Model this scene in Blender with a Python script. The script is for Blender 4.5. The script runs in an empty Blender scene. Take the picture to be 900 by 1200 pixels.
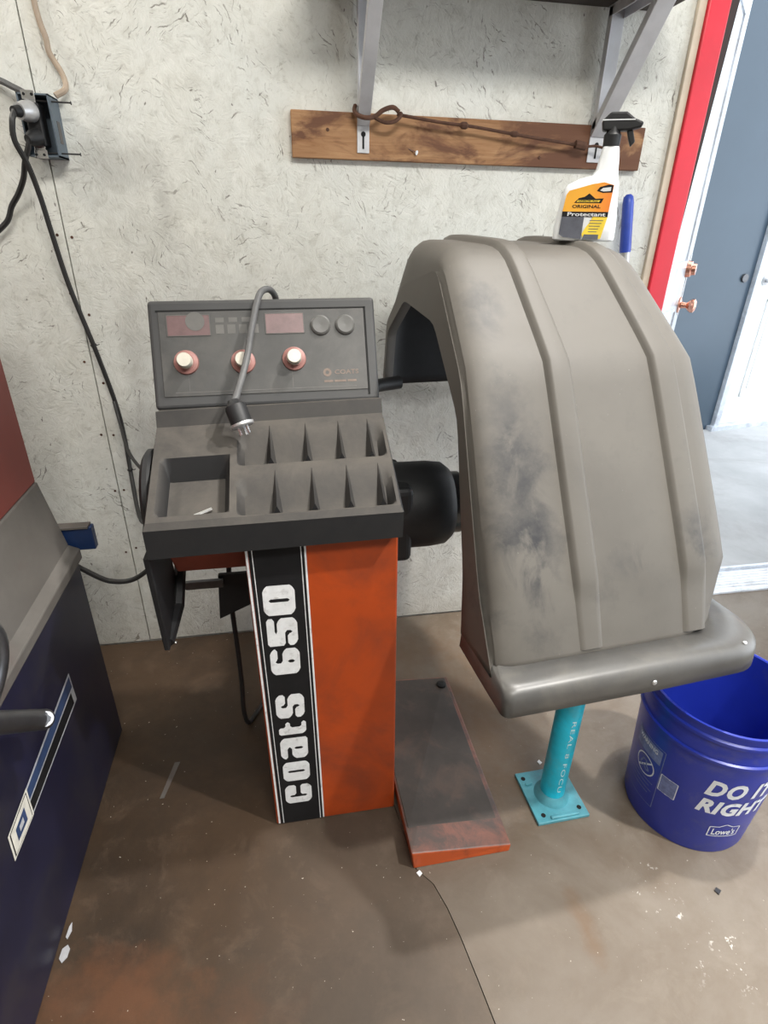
import bpy, bmesh, math, random
from mathutils import Vector, Matrix
random.seed(7)
C = bpy.context.scene.collection
S = bpy.context.scene

# ------------------------------------------------------------------ camera
CAM = Vector((0.0, -1.5702, 1.22))
F_PX, PITCH, ROLL, YAW = 665.4, math.radians(26.7), math.radians(-1.15), math.radians(10.56)
fw = Vector((math.sin(YAW)*math.cos(PITCH), math.cos(YAW)*math.cos(PITCH), -math.sin(PITCH)))
r0 = Vector((math.cos(YAW), -math.sin(YAW), 0)); d0 = fw.cross(r0)
rt = math.cos(ROLL)*r0 + math.sin(ROLL)*d0
dn = -math.sin(ROLL)*r0 + math.cos(ROLL)*d0
cd = bpy.data.cameras.new('camera'); cam = bpy.data.objects.new('camera', cd); C.objects.link(cam)
cd.sensor_fit = 'VERTICAL'; cd.sensor_height = 36.0; cd.lens = F_PX*36.0/1200.0
cd.clip_start = 0.02; cd.clip_end = 200
m = Matrix((rt, -dn, -fw)).transposed().to_4x4(); m.translation = CAM
cam.matrix_world = m
S.camera = cam

# ------------------------------------------------------------------ world, lights, exposure
S.view_settings.view_transform = 'Standard'; S.view_settings.look = 'None'
S.view_settings.gamma = 1.0; S.view_settings.use_curve_mapping = False
S.view_settings.exposure = 0.35
w = bpy.data.worlds.new('world'); S.world = w; w.use_nodes = True
bg = w.node_tree.nodes['Background']
bg.inputs[0].default_value = (0.86, 0.93, 1.0, 1); bg.inputs[1].default_value = 2.9

def area(name, loc, target, sx, sy, power, col):
    l = bpy.data.lights.new(name, 'AREA'); l.shape = 'RECTANGLE'; l.size = sx; l.size_y = sy
    l.energy = power; l.color = col
    o = bpy.data.objects.new(name, l); C.objects.link(o); o.location = loc
    o.rotation_euler = (Vector(target)-Vector(loc)).to_track_quat('-Z', 'Y').to_euler()
    return o
def downlight(name, loc, aim, power, cone):
    l = bpy.data.lights.new(name, 'SPOT'); l.energy = power; l.color = (1.0, 0.97, 0.92); l.shadow_soft_size = 0.05
    l.spot_size = math.radians(cone); l.spot_blend = 0.35
    o = bpy.data.objects.new(name, l); C.objects.link(o); o.location = loc
    o.rotation_euler = (Vector(aim)-Vector(loc)).to_track_quat('-Z', 'Y').to_euler()
area('ceiling_lamp', (0.6, -2.9, 3.0), (0.1, 0.0, 1.3), 1.6, 0.4, 57, (1.0, 0.98, 0.93))
area('wall_lamp', (-1.65, -0.42, 2.75), (-0.4, 0.0, 1.3), 0.35, 0.25, 15, (1.0, 0.96, 0.88))
downlight('bay_lamp', (1.55, -1.72, 3.0), (0.15, -1.0, 0), 250, 42)
downlight('bay_lamp', (1.10, -0.68, 3.0), (0.10, -0.75, 0), 175, 38)
area('garage_door_daylight', (3.1, -1.5, 1.6), (0.4, -0.9, 0.9), 2.6, 2.2, 9, (0.96, 0.98, 1.0))

# ------------------------------------------------------------------ mesh helpers
class MB:
    def __init__(s): s.v = []; s.f = []; s.mi = []
    def add(s, vs, fs, mi=0):
        n = len(s.v); s.v += [Vector(p) for p in vs]
        s.f += [tuple(i+n for i in f) for f in fs]; s.mi += [mi]*len(fs); return s
    def box(s, x0, x1, y0, y1, z0, z1, mi=0, M=None):
        vs = [Vector((x, y, z)) for x in (x0, x1) for y in (y0, y1) for z in (z0, z1)]
        if M is not None: vs = [M @ p for p in vs]
        return s.add(vs, [(0,1,3,2),(4,6,7,5),(0,4,5,1),(2,3,7,6),(0,2,6,4),(1,5,7,3)], mi)
    def hexa(s, b, t, mi=0):          # bottom quad (4 pts ccw from above), top quad
        return s.add(list(b)+list(t), [(3,2,1,0),(4,5,6,7),(0,1,5,4),(1,2,6,5),(2,3,7,6),(3,0,4,7)], mi)
    def prism(s, poly, e, mi=0):      # poly: 3d points, e: extrusion vector
        n = len(poly); e = Vector(e)
        a = [Vector(p) for p in poly]; b = [p+e for p in a]
        fs = [tuple(range(n-1, -1, -1)), tuple(range(n, 2*n))]
        fs += [(i, (i+1) % n, n+(i+1) % n, n+i) for i in range(n)]
        return s.add(a+b, fs, mi)
    def tube(s, pts, r, seg=10, cap=True, mi=0):
        P = [Vector(p) for p in pts]; n = len(P)
        rs = r if isinstance(r, (list, tuple)) else [r]*n
        T = [(P[min(i+1, n-1)]-P[max(i-1, 0)]).normalized() for i in range(n)]
        N = T[0].orthogonal().normalized(); vs = []
        for i in range(n):
            N = (N - T[i]*N.dot(T[i])).normalized(); B = T[i].cross(N)
            for k in range(seg):
                a = 2*math.pi*k/seg; vs.append(P[i]+(N*math.cos(a)+B*math.sin(a))*rs[i])
        fs = [(i*seg+k, i*seg+(k+1) % seg, (i+1)*seg+(k+1) % seg, (i+1)*seg+k) for i in range(n-1) for k in range(seg)]
        if cap: fs += [tuple(range(seg-1, -1, -1)), tuple(range((n-1)*seg, n*seg))]
        return s.add(vs, fs, mi)
    def lathe(s, prof, c, ax=(0,0,1), seg=32, mi=0, close=False):   # prof: (r, h) along axis
        ax = Vector(ax).normalized(); c = Vector(c)
        N = ax.orthogonal().normalized(); B = ax.cross(N); vs = []
        for r, h in prof:
            for k in range(seg):
                a = 2*math.pi*k/seg; vs.append(c+ax*h+(N*math.cos(a)+B*math.sin(a))*r)
        n = len(prof)
        fs = [(i*seg+k, i*seg+(k+1) % seg, (i+1)*seg+(k+1) % seg, (i+1)*seg+k) for i in range(n-1) for k in range(seg)]
        if close: fs += [tuple(range(seg-1, -1, -1)), tuple(range((n-1)*seg, n*seg))]
        return s.add(vs, fs, mi)
    def grid(s, rows, mi=0):
        R, K = len(rows), len(rows[0])
        return s.add([p for r in rows for p in r],
                     [(i*K+k, i*K+k+1, (i+1)*K+k+1, (i+1)*K+k) for i in range(R-1) for k in range(K-1)], mi)
    def build(s, name, mats, parent=None, smooth=False, bevel=0, bseg=2, solid=0, origin=None, recalc=True, flip=False):
        if not isinstance(mats, (list, tuple)): mats = [mats]
        c = Vector(origin) if origin is not None else sum(s.v, Vector())/len(s.v)
        me = bpy.data.meshes.new(name)
        me.from_pydata([tuple(p-c) for p in s.v], [], s.f)
        for mt in mats: me.materials.append(mt)
        for p, i in zip(me.polygons, s.mi): p.material_index = i
        if recalc:
            bm = bmesh.new(); bm.from_mesh(me); bmesh.ops.recalc_face_normals(bm, faces=bm.faces)
            if flip: bmesh.ops.reverse_faces(bm, faces=bm.faces)
            bm.to_mesh(me); bm.free()
        o = bpy.data.objects.new(name, me); C.objects.link(o)
        o.location = c
        if parent is not None:
            o.parent = parent; o.location = c - wloc(parent)
        if solid:
            md = o.modifiers.new('solid', 'SOLIDIFY'); md.thickness = solid; md.offset = -1
        if bevel:
            md = o.modifiers.new('bevel', 'BEVEL'); md.width = bevel; md.segments = bseg; md.limit_method = 'ANGLE'
            md.angle_limit = math.radians(40)
        if smooth:
            me.shade_smooth()
            me.set_sharp_from_angle(angle=math.radians(smooth if smooth is not True else 40))
        return o
def wloc(o):
    p = Vector(o.location)
    while o.parent: o = o.parent; p += Vector(o.location)
    return p
def tag(o, label=None, cat=None, group=None, kind=None):
    if label: o['label'] = label
    if cat: o['category'] = cat
    if group: o['group'] = group
    if kind: o['kind'] = kind
    return o
def thing(name, label, cat, loc, group=None):
    o = bpy.data.objects.new(name, None); C.objects.link(o); o.location = loc; o.empty_display_size = 0.05
    return tag(o, label, cat, group)
def arc(pts, n=8):                      # Catmull-Rom through points
    P = [Vector(p) for p in pts]; P = [2*P[0]-P[1]]+P+[2*P[-1]-P[-2]]; out = []
    for i in range(1, len(P)-2):
        a, b, c, d = P[i-1:i+3]
        for k in range(n):
            t = k/n
            out.append(0.5*((2*b)+(c-a)*t+(2*a-5*b+4*c-d)*t*t+(3*b-a-3*c+d)*t**3))
    return out+[P[-2]]
def text_bm(body, width, height, bold=0.0, shear=0.0, space=1.0):
    """flat text as (verts2d, faces), scaled to width x height, origin lower left"""
    cu = bpy.data.curves.new('txt', 'FONT'); cu.body = body; cu.size = 1; cu.offset = bold; cu.shear = shear; cu.space_character = space; cu.resolution_u = 3
    o = bpy.data.objects.new('txt', cu); C.objects.link(o)
    dg = bpy.context.evaluated_depsgraph_get(); dg.update()
    me = bpy.data.meshes.new_from_object(o.evaluated_get(dg))
    bm = bmesh.new(); bm.from_mesh(me)
    bmesh.ops.triangulate(bm, faces=bm.faces)
    vs = [(v.co.x, v.co.y) for v in bm.verts]; fs = [tuple(v.index for v in f.verts) for f in bm.faces]
    bm.free(); bpy.data.objects.remove(o); bpy.data.curves.remove(cu); bpy.data.meshes.remove(me)
    x0 = min(v[0] for v in vs); x1 = max(v[0] for v in vs); y0 = min(v[1] for v in vs); y1 = max(v[1] for v in vs)
    return [((x-x0)/(x1-x0)*width, (y-y0)/(y1-y0)*height) for x, y in vs], fs

# ------------------------------------------------------------------ material helpers
class NT:
    def __init__(s, name):
        s.m = bpy.data.materials.new(name); s.m.use_nodes = True; s.t = s.m.node_tree
        s.b = s.t.nodes['Principled BSDF']; s.tc = s.n('ShaderNodeTexCoord')
    def n(s, t, **k):
        x = s.t.nodes.new(t)
        for a, b in k.items(): setattr(x, a, b)
        return x
    def l(s, a, b): s.t.links.new(a, b)
    def pos(s): return s.n('ShaderNodeNewGeometry').outputs['Position']
    def map(s, vec, scale=(1,1,1), loc=(0,0,0), rot=(0,0,0)):
        mp = s.n('ShaderNodeMapping'); s.l(vec, mp.inputs[0])
        mp.inputs[1].default_value = loc; mp.inputs[2].default_value = rot; mp.inputs[3].default_value = scale
        return mp.outputs[0]
    def noise(s, vec, scale, detail=4, rough=0.6, dist=0.0):
        x = s.n('ShaderNodeTexNoise'); s.l(vec, x.inputs['Vector']); x.inputs['Scale'].default_value = scale
        x.inputs['Detail'].default_value = detail; x.inputs['Roughness'].default_value = rough; x.inputs['Distortion'].default_value = dist
        return x.outputs['Fac']
    def ramp(s, fac, stops):
        x = s.n('ShaderNodeValToRGB'); s.l(fac, x.inputs[0]); cr = x.color_ramp
        while len(cr.elements) < len(stops): cr.elements.new(0.5)
        for e, (p, c) in zip(cr.elements, stops):
            e.position = p; e.color = (*c, 1) if len(c) == 3 else c
        return x.outputs['Color']
    def rng(s, v, a, b, c=0.0, d=1.0):
        x = s.n('ShaderNodeMapRange'); s.l(v, x.inputs[0])
        for i, q in enumerate((a, b, c, d)): x.inputs[i+1].default_value = q
        return x.outputs[0]
    def math(s, op, a, b=None, c=None):
        x = s.n('ShaderNodeMath', operation=op)
        for i, q in enumerate((a, b, c)):
            if q is None: continue
            if isinstance(q, (int, float)): x.inputs[i].default_value = q
            else: s.l(q, x.inputs[i])
        return x.outputs[0]
    def mix(s, fac, a, b, mode='MIX'):
        x = s.n('ShaderNodeMix', data_type='RGBA', blend_type=mode)
        if isinstance(fac, (int, float)): x.inputs[0].default_value = fac
        else: s.l(fac, x.inputs[0])
        for i, q in ((6, a), (7, b)):
            if isinstance(q, (tuple, list)): x.inputs[i].default_value = (*q, 1)
            else: s.l(q, x.inputs[i])
        return x.outputs[2]
    def bump(s, h, strength=0.3, dist=0.002):
        x = s.n('ShaderNodeBump'); s.l(h, x.inputs['Height']); x.inputs['Strength'].default_value = strength
        x.inputs['Distance'].default_value = dist; s.l(x.outputs[0], s.b.inputs['Normal'])
    def set(s, col=None, rough=None, metal=None, spec=None):
        for k, v in (('Base Color', col), ('Roughness', rough), ('Metallic', metal), ('Specular IOR Level', spec)):
            if v is None: continue
            if isinstance(v, (int, float)): s.b.inputs[k].default_value = v
            elif isinstance(v, (tuple, list)): s.b.inputs[k].default_value = (*v, 1)
            else: s.l(v, s.b.inputs[k])
        return s.m
    def sep(s, v):
        x = s.n('ShaderNodeSeparateXYZ'); s.l(v, x.inputs[0]); return x.outputs
    def blob(s, p, c, r, soft=0.6):     # 1 inside an ellipsoid mark, with ragged edge
        q = s.map(p, tuple(1/k for k in r), tuple(-a/k for a, k in zip(c, r)))
        ln = s.n('ShaderNodeVectorMath', operation='LENGTH'); s.l(q, ln.inputs[0])
        nz = s.noise(p, 14, 7, 0.68)
        d = s.math('ADD', ln.outputs['Value'], s.math('MULTIPLY', s.math('SUBTRACT', nz, 0.5), 2.0))
        return s.rng(d, 1.0, 1.0-soft, 0.0, 1.0)
def simple(name, col, rough=0.5, metal=0.0, var=0.18, scale=18, bump=0.0, spec=None, dirt=None, dirt_amt=0.5, dirt_scale=9):
    t = NT(name); p = t.pos()
    nz = t.noise(p, scale, 5, 0.65)
    c = t.mix(t.rng(nz, 0.3, 0.7), tuple(k*(1-var) for k in col), tuple(min(1, k*(1+var)) for k in col))
    if dirt is not None:
        d = t.rng(t.noise(p, dirt_scale, 6, 0.7, 0.4), 0.62-0.25*dirt_amt, 0.82-0.1*dirt_amt)
        c = t.mix(d, c, dirt)
    if bump: t.bump(t.noise(p, scale*9, 3), bump, 0.001)
    return t.set(c, rough, metal, spec)
def dusty(name, base, dust, amount=0.85, rough=0.6, scale=12, film=0.22):
    """dark plastic or paint with settled dust on faces that look upward"""
    t = NT(name); p = t.pos()
    nrm = t.sep(t.n('ShaderNodeNewGeometry').outputs['Normal'])[2]
    nz = t.noise(p, scale, 6, 0.7, 0.3)
    up = t.rng(nrm, 0.15, 0.8)
    f = t.math('MULTIPLY', up, t.rng(nz, 0.25, 0.62, 0.25, amount))
    thin = t.math('MULTIPLY', t.rng(t.noise(p, scale*2.2, 5, 0.7), 0.4, 0.75), film)
    c = t.mix(t.math('MAXIMUM', f, thin), base, dust)
    t.bump(t.noise(p, 160, 3), 0.15, 0.0006)
    return t.set(c, t.math('ADD', t.math('MULTIPLY', f, 0.25), rough), 0, 0.35)

def osb(name):
    t = NT(name); p = t.pos()
    wob = t.n('ShaderNodeTexNoise'); t.l(p, wob.inputs['Vector']); wob.inputs['Scale'].default_value = 17; wob.inputs['Detail'].default_value = 4
    wv = t.n('ShaderNodeVectorMath', operation='MULTIPLY_ADD'); t.l(wob.outputs['Color'], wv.inputs[0]); wv.inputs[1].default_value = (0.05, 0.05, 0.05); t.l(p, wv.inputs[2])
    def layer(scale, off, sx, sz, s1, s2):
        q = t.map(wv.outputs[0], (1, 1, 1), off)
        v = t.n('ShaderNodeTexVoronoi'); t.l(t.map(q, (sx, 1, sz)), v.inputs['Vector']); v.inputs['Scale'].default_value = scale
        cs = t.sep(v.outputs['Color'])
        rot = t.n('ShaderNodeVectorRotate', rotation_type='Y_AXIS'); t.l(q, rot.inputs['Vector'])
        t.l(t.math('MULTIPLY', cs[0], 6.28), rot.inputs['Angle'])
        return cs[1], t.noise(t.map(rot.outputs[0], (s1, 1, s2)), 1.0, 3, 0.6, 0.6)
    c1, s1 = layer(22, (0, 0, 0), 1.0, 0.7, 26, 120)
    c2, s2 = layer(31, (3.1, 0, 7.7), 0.8, 1.0, 34, 170)
    c3, s3 = layer(14, (8.1, 0, 2.7), 1.0, 0.8, 20, 210)
    mott = t.noise(p, 30, 6, 0.7, 0.5); big = t.noise(p, 2.3, 4, 0.6); med = t.noise(p, 6.5, 5, 0.65)
    base = t.mix(t.rng(c1, 0, 1), (0.655, 0.645, 0.585), (0.735, 0.725, 0.665))
    base = t.mix(t.rng(big, 0.35, 0.7), base, (0.69, 0.70, 0.665))
    base = t.mix(t.math('MULTIPLY', t.rng(mott, 0.50, 0.66), 0.34), base, (0.44, 0.425, 0.37))
    base = t.mix(t.math('MULTIPLY', t.rng(mott, 0.45, 0.34), 0.45), base, (0.79, 0.785, 0.74))
    shade = t.math('MULTIPLY', t.rng(t.math('ADD', s1, t.math('MULTIPLY', s2, 0.6)), 0.72, 0.56), t.rng(med, 0.36, 0.60))
    base = t.mix(t.math('MULTIPLY', shade, 0.55), base, (0.33, 0.31, 0.265))
    crack = t.math('MULTIPLY', t.rng(s3, 0.40, 0.35), t.rng(t.noise(p, 9, 4, 0.65), 0.46, 0.58))
    base = t.mix(t.math('MULTIPLY', crack, 0.8), base, (0.12, 0.10, 0.08))
    fleck = t.rng(t.noise(t.map(p, (1, 1, 0.55)), 62, 2, 0.6), 0.715, 0.75)
    base = t.mix(t.math('MULTIPLY', fleck, 0.75), base, (0.10, 0.08, 0.065))
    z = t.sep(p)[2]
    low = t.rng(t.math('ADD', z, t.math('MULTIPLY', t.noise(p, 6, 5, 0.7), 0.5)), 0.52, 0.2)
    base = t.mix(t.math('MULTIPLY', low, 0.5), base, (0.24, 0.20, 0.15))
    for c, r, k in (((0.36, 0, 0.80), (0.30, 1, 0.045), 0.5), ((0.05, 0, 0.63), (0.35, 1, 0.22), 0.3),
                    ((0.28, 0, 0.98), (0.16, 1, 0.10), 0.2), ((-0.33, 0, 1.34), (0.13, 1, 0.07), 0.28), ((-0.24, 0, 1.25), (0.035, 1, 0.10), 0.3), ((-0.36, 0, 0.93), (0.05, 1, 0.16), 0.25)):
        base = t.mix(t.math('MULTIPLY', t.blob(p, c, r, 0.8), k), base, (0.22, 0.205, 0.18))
    h = t.math('ADD', t.math('ADD', s1, s2), t.math('ADD', t.math('MULTIPLY', c1, 0.35), mott))
    t.bump(h, 0.40, 0.0035)
    return t.set(base, 0.62, 0, 0.3)

def concrete(name, lo=0.0, hi=1.0):
    t = NT(name); p = t.pos()
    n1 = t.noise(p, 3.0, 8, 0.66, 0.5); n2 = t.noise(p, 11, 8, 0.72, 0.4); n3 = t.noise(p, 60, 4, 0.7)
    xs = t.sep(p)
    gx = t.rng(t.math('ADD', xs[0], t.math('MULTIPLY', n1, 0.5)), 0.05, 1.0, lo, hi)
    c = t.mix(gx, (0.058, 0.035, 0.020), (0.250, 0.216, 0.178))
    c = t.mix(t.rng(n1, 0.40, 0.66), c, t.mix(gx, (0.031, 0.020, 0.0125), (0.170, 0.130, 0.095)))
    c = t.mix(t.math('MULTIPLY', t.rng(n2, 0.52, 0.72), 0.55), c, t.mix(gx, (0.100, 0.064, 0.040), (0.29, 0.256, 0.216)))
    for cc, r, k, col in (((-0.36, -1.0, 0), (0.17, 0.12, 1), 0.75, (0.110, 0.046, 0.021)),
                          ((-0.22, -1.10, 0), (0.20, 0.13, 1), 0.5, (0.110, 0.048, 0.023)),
                          ((-0.28, -0.46, 0), (0.24, 0.27, 1), 0.6, (0.030, 0.021, 0.015)),  # shade between the two machines, darkened into the floor colour
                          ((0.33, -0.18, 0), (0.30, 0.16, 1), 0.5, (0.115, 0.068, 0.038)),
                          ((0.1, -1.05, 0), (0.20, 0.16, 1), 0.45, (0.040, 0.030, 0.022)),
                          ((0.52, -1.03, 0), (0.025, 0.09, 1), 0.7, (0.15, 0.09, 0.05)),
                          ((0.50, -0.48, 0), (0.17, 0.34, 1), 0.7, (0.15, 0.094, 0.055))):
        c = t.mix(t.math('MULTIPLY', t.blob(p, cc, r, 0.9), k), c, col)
    # efflorescence specks
    sp = t.rng(t.noise(p, 38, 3, 0.75), 0.60, 0.68)
    fl = t.math('MAXIMUM', t.blob(p, (0.69, -1.01, 0), (0.05, 0.16, 1), 0.7), t.blob(p, (0.78, -1.12, 0), (0.05, 0.10, 1), 0.7))
    c = t.mix(t.math('MULTIPLY', sp, t.math('MULTIPLY', fl, 0.9)), c, (0.80, 0.77, 0.72))
    sp2 = t.rng(t.noise(p, 120, 2, 0.6), 0.735, 0.76)
    c = t.mix(t.math('MULTIPLY', sp2, 0.7), c, (0.55, 0.50, 0.43))
    t.bump(t.math('ADD', n3, n2), 0.12, 0.003)
    return t.set(c, t.rng(n2, 0.3, 0.7, 0.42, 0.7), 0, 0.35)

def wood(name, a, b, dark, scale=1.0):
    t = NT(name); p = t.pos()
    q = t.map(p, (2.0*scale, 10, 28*scale))
    n = t.noise(q, 2.2, 5, 0.65, 1.2)
    c = t.mix(t.rng(n, 0.3, 0.7), a, b)
    xp = t.rng(t.sep(p)[0], 0.35, 0.85, 0.0, 0.14)
    st = t.rng(t.math('ADD', t.noise(t.map(p, (1, 1, 2.4)), 5.0, 6, 0.6, 0.5), xp), 0.50, 0.60)
    c = t.mix(t.math('MULTIPLY', st, 0.85), c, dark)
    t.bump(n, 0.2, 0.001)
    return t.set(c, 0.65, 0, 0.3)

def hood_mat(name):
    t = NT(name); p = t.pos()
    n1 = t.noise(p, 5, 6, 0.6, 0.2); n2 = t.noise(p, 26, 5, 0.7)
    c = t.mix(t.rng(n1, 0.3, 0.7), (0.08482, 0.07675, 0.06696), (0.1094, 0.1004, 0.08842))
    c = t.mix(t.math('MULTIPLY', t.rng(n2, 0.55, 0.75), 0.35), c, (0.06919, 0.06473, 0.06026))
    # wiped, rubbed places where the black plastic shows through the dust
    sm = t.noise(t.map(p, (1.0, 1.0, 0.55)), 15, 6, 0.62, 0.5)
    for cc, r, k, lo in (((0.385, -0.80, 0.735), (0.085, 0.13, 0.20), 0.95, 0.40), ((0.365, -0.70, 0.90), (0.060, 0.10, 0.12), 0.75, 0.42),
                         ((0.345, -0.55, 1.05), (0.050, 0.14, 0.10), 0.70, 0.42), ((0.35, -0.45, 1.14), (0.05, 0.14, 0.05), 0.5, 0.45),
                         ((0.46, -0.83, 0.66), (0.10, 0.06, 0.05), 0.65, 0.45), ((0.72, -0.80, 0.74), (0.05, 0.08, 0.10), 0.6, 0.46), ((0.62, -0.80, 0.70), (0.15, 0.07, 0.04), 0.4, 0.46)):
        bm_ = t.math('MULTIPLY', t.blob(p, cc, r, 1.0), t.rng(sm, lo, lo+0.14))
        c = t.mix(t.math('MULTIPLY', bm_, k), c, (0.018, 0.019, 0.023))
    fine = t.rng(t.noise(p, 260, 2), 0.76, 0.80)
    c = t.mix(t.math('MULTIPLY', fine, 0.5), c, (0.42, 0.40, 0.36))
    t.bump(n2, 0.10, 0.002)
    return t.set(c, t.rng(n1, 0.3, 0.7, 0.50, 0.66), 0, 0.4)

M = {}
M['osb'] = osb('painted_strand_board'); M['floor'] = concrete('stained_shaded_concrete', 0.0, 0.55); M['floor_pale'] = concrete('paler_stained_concrete', 0.22, 0.80)
M['hood'] = hood_mat('dusty_moulded_plastic')
M['lip'] = simple('bare_moulded_plastic', (0.075, 0.073, 0.070), 0.36, 0, 0.2, 8, dirt=(0.12, 0.112, 0.10), dirt_amt=0.5, dirt_scale=7)
M['ledger'] = wood('ledger_wood', (0.26, 0.125, 0.055), (0.42, 0.24, 0.12), (0.10, 0.038, 0.022))
M['cream_wood'] = simple('cream_wood', (0.62, 0.53, 0.42), 0.6, 0, 0.15, 10)
M['red_paint'] = simple('red_gloss_paint', (0.72, 0.022, 0.045), 0.3, 0, 0.08, 6)
M['dark_jamb'] = simple('dark_jamb', (0.035, 0.022, 0.02), 0.7)
M['white_metal'] = simple('worn_white_metal', (0.62, 0.66, 0.72), 0.35, 0.25, 0.2, 14, dirt=(0.35, 0.36, 0.4), dirt_amt=0.5)
M['zinc'] = simple('zinc_metal', (0.55, 0.55, 0.56), 0.42, 0.7, 0.15, 22, dirt=(0.30, 0.29, 0.28), dirt_amt=0.4)
M['bracket'] = simple('white_painted_bracket', (0.55, 0.55, 0.57), 0.4, 0.25, 0.12, 12)
M['chrome'] = simple('bright_metal', (0.75, 0.75, 0.76), 0.22, 1.0, 0.06)
M['copper'] = simple('coppery_brass', (0.72, 0.36, 0.26), 0.22, 0.95, 0.08)
M['rust'] = simple('rusted_iron', (0.095, 0.045, 0.028), 0.8, 0.3, 0.35, 40, 0.3)
M['orange'] = simple('orange_enamel', (0.36, 0.050, 0.007), 0.42, 0, 0.14, 5, dirt=(0.17, 0.034, 0.014), dirt_amt=0.55, dirt_scale=4)
M['orange_dull'] = simple('dusty_orange_enamel', (0.20, 0.040, 0.022), 0.6, 0, 0.2, 8)
def foot_paint():
    t = NT('worn_orange_foot'); p = t.pos(); up = t.rng(t.sep(t.n('ShaderNodeNewGeometry').outputs['Normal'])[2], 0.3, 0.8)
    n = t.noise(p, 16, 6, 0.7, 0.4)
    w_ = t.mix(t.rng(n, 0.38, 0.62), (0.20, 0.085, 0.062), (0.075, 0.055, 0.048))
    return t.set(t.mix(up, t.mix(t.rng(n, 0.5, 0.7), (0.42, 0.070, 0.014), (0.24, 0.045, 0.014)), w_), 0.5)
M['orange_worn'] = foot_paint()
M['label_black'] = simple('black_label', (0.010, 0.010, 0.011), 0.55, 0, 0.2, 20, spec=0.25)
M['label_white'] = simple('white_label_print', (0.70, 0.71, 0.72), 0.5, 0, 0.10, 60, dirt=(0.25, 0.24, 0.23), dirt_amt=0.25, dirt_scale=45)
M['black_plastic'] = simple('black_plastic', (0.012, 0.012, 0.013), 0.5, 0, 0.3, 25, spec=0.35)
M['tray'] = dusty('dusty_black_tray', (0.013, 0.013, 0.014), (0.082, 0.073, 0.063), 0.85, 0.6, film=0.07)
M['panel_frame'] = dusty('dusty_panel_frame', (0.040, 0.041, 0.043), (0.088, 0.085, 0.08), 0.6, 0.5)
M['panel_face'] = simple('panel_face', (0.053, 0.052, 0.050), 0.55, 0, 0.22, 14, dirt=(0.082, 0.078, 0.073), dirt_amt=0.5, dirt_scale=12)
M['panel_line'] = simple('panel_print', (0.115, 0.111, 0.104), 0.6)
M['panel_logo'] = simple('panel_logo_print', (0.15, 0.11, 0.088), 0.6, 0, 0.3, 90)
M['red_window'] = simple('red_display_window', (0.125, 0.068, 0.068), 0.4, 0, 0.25, 30)
M['ivory'] = simple('ivory_knob', (0.52, 0.49, 0.42), 0.45, 0, 0.1, 60)
M['knob_skirt'] = simple('red_knob_skirt', (0.27, 0.125, 0.11), 0.5, 0, 0.2, 60)
M['button'] = simple('grey_button', (0.085, 0.083, 0.079), 0.5, 0, 0.15, 40)
M['cord_black'] = simple('black_cord', (0.020, 0.019, 0.019), 0.5)
M['cord_grey'] = simple('grey_cord', (0.085, 0.085, 0.086), 0.55, 0, 0.15, 60)
M['cable_tan'] = simple('tan_cable', (0.36, 0.28, 0.21), 0.6)
M['blue_grey_pvc'] = simple('slate_box', (0.10, 0.13, 0.16), 0.5)
M['bucket'] = simple('blue_plastic', (0.016, 0.035, 0.36), 0.32, 0, 0.10, 6, dirt=(0.08, 0.09, 0.26), dirt_amt=0.3)
M['bucket_print'] = simple('bucket_print', (0.74, 0.78, 0.84), 0.5, 0, 0.05)
M['bucket_faint'] = simple('bucket_faint_print', (0.17, 0.21, 0.42), 0.5, 0, 0.3, 70)
M['cyan'] = simple('turquoise_paint', (0.010, 0.50, 0.70), 0.38, 0, 0.2, 14, dirt=(0.10, 0.42, 0.52), dirt_amt=0.5)
M['cyan_dull'] = simple('scuffed_turquoise_paint', (0.08, 0.31, 0.38), 0.5, 0, 0.25, 18, dirt=(0.15, 0.24, 0.27), dirt_amt=0.5)
M['chalk'] = simple('pale_marker', (0.55, 0.80, 0.84), 0.6)
M['hole'] = simple('dark_hole', (0.006, 0.006, 0.006), 0.9)
M['rubber'] = simple('dirty_shaded_foot_top', (0.060, 0.050, 0.044), 0.65, 0, 0.25, 9, dirt=(0.13, 0.085, 0.065), dirt_amt=0.35)
M['navy'] = simple('navy_enamel', (0.009, 0.009, 0.025), 0.42, 0, 0.25, 8, dirt=(0.024, 0.022, 0.026), dirt_amt=0.6, dirt_scale=6)
M['blue_enamel'] = simple('blue_enamel', (0.008, 0.025, 0.085), 0.4)
M['machine_red'] = simple('faded_red_enamel', (0.165, 0.036, 0.028), 0.5, 0, 0.12, 5)
M['grey_dust'] = simple('dusty_grey_sheet', (0.100, 0.092, 0.084), 0.6, 0, 0.2, 6, dirt=(0.075, 0.050, 0.045), dirt_amt=0.5, dirt_scale=4)
M['gunmetal'] = simple('dark_steel', (0.11, 0.11, 0.115), 0.3, 0.8, 0.25, 20)
M['decal_silver'] = simple('silver_decal', (0.50, 0.51, 0.54), 0.4, 0.3)
M['decal_blue'] = simple('blue_decal', (0.028, 0.050, 0.115), 0.35, 0, 0.3, 14)
M['decal_cream'] = simple('cream_decal', (0.55, 0.53, 0.47), 0.5, 0, 0.15, 50)
M['bottle'] = simple('white_bottle', (0.80, 0.82, 0.84), 0.35, 0, 0.04)
M['label_yellow'] = simple('yellow_label', (0.85, 0.62, 0.06), 0.45, 0, 0.1, 50)
M['label_grey'] = simple('slate_label', (0.10, 0.105, 0.13), 0.45, 0, 0.2, 50)
M['blue_grip'] = simple('blue_grip', (0.03, 0.07, 0.42), 0.4)
M['paper'] = simple('white_scrap', (0.36, 0.36, 0.38), 0.7)
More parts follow.
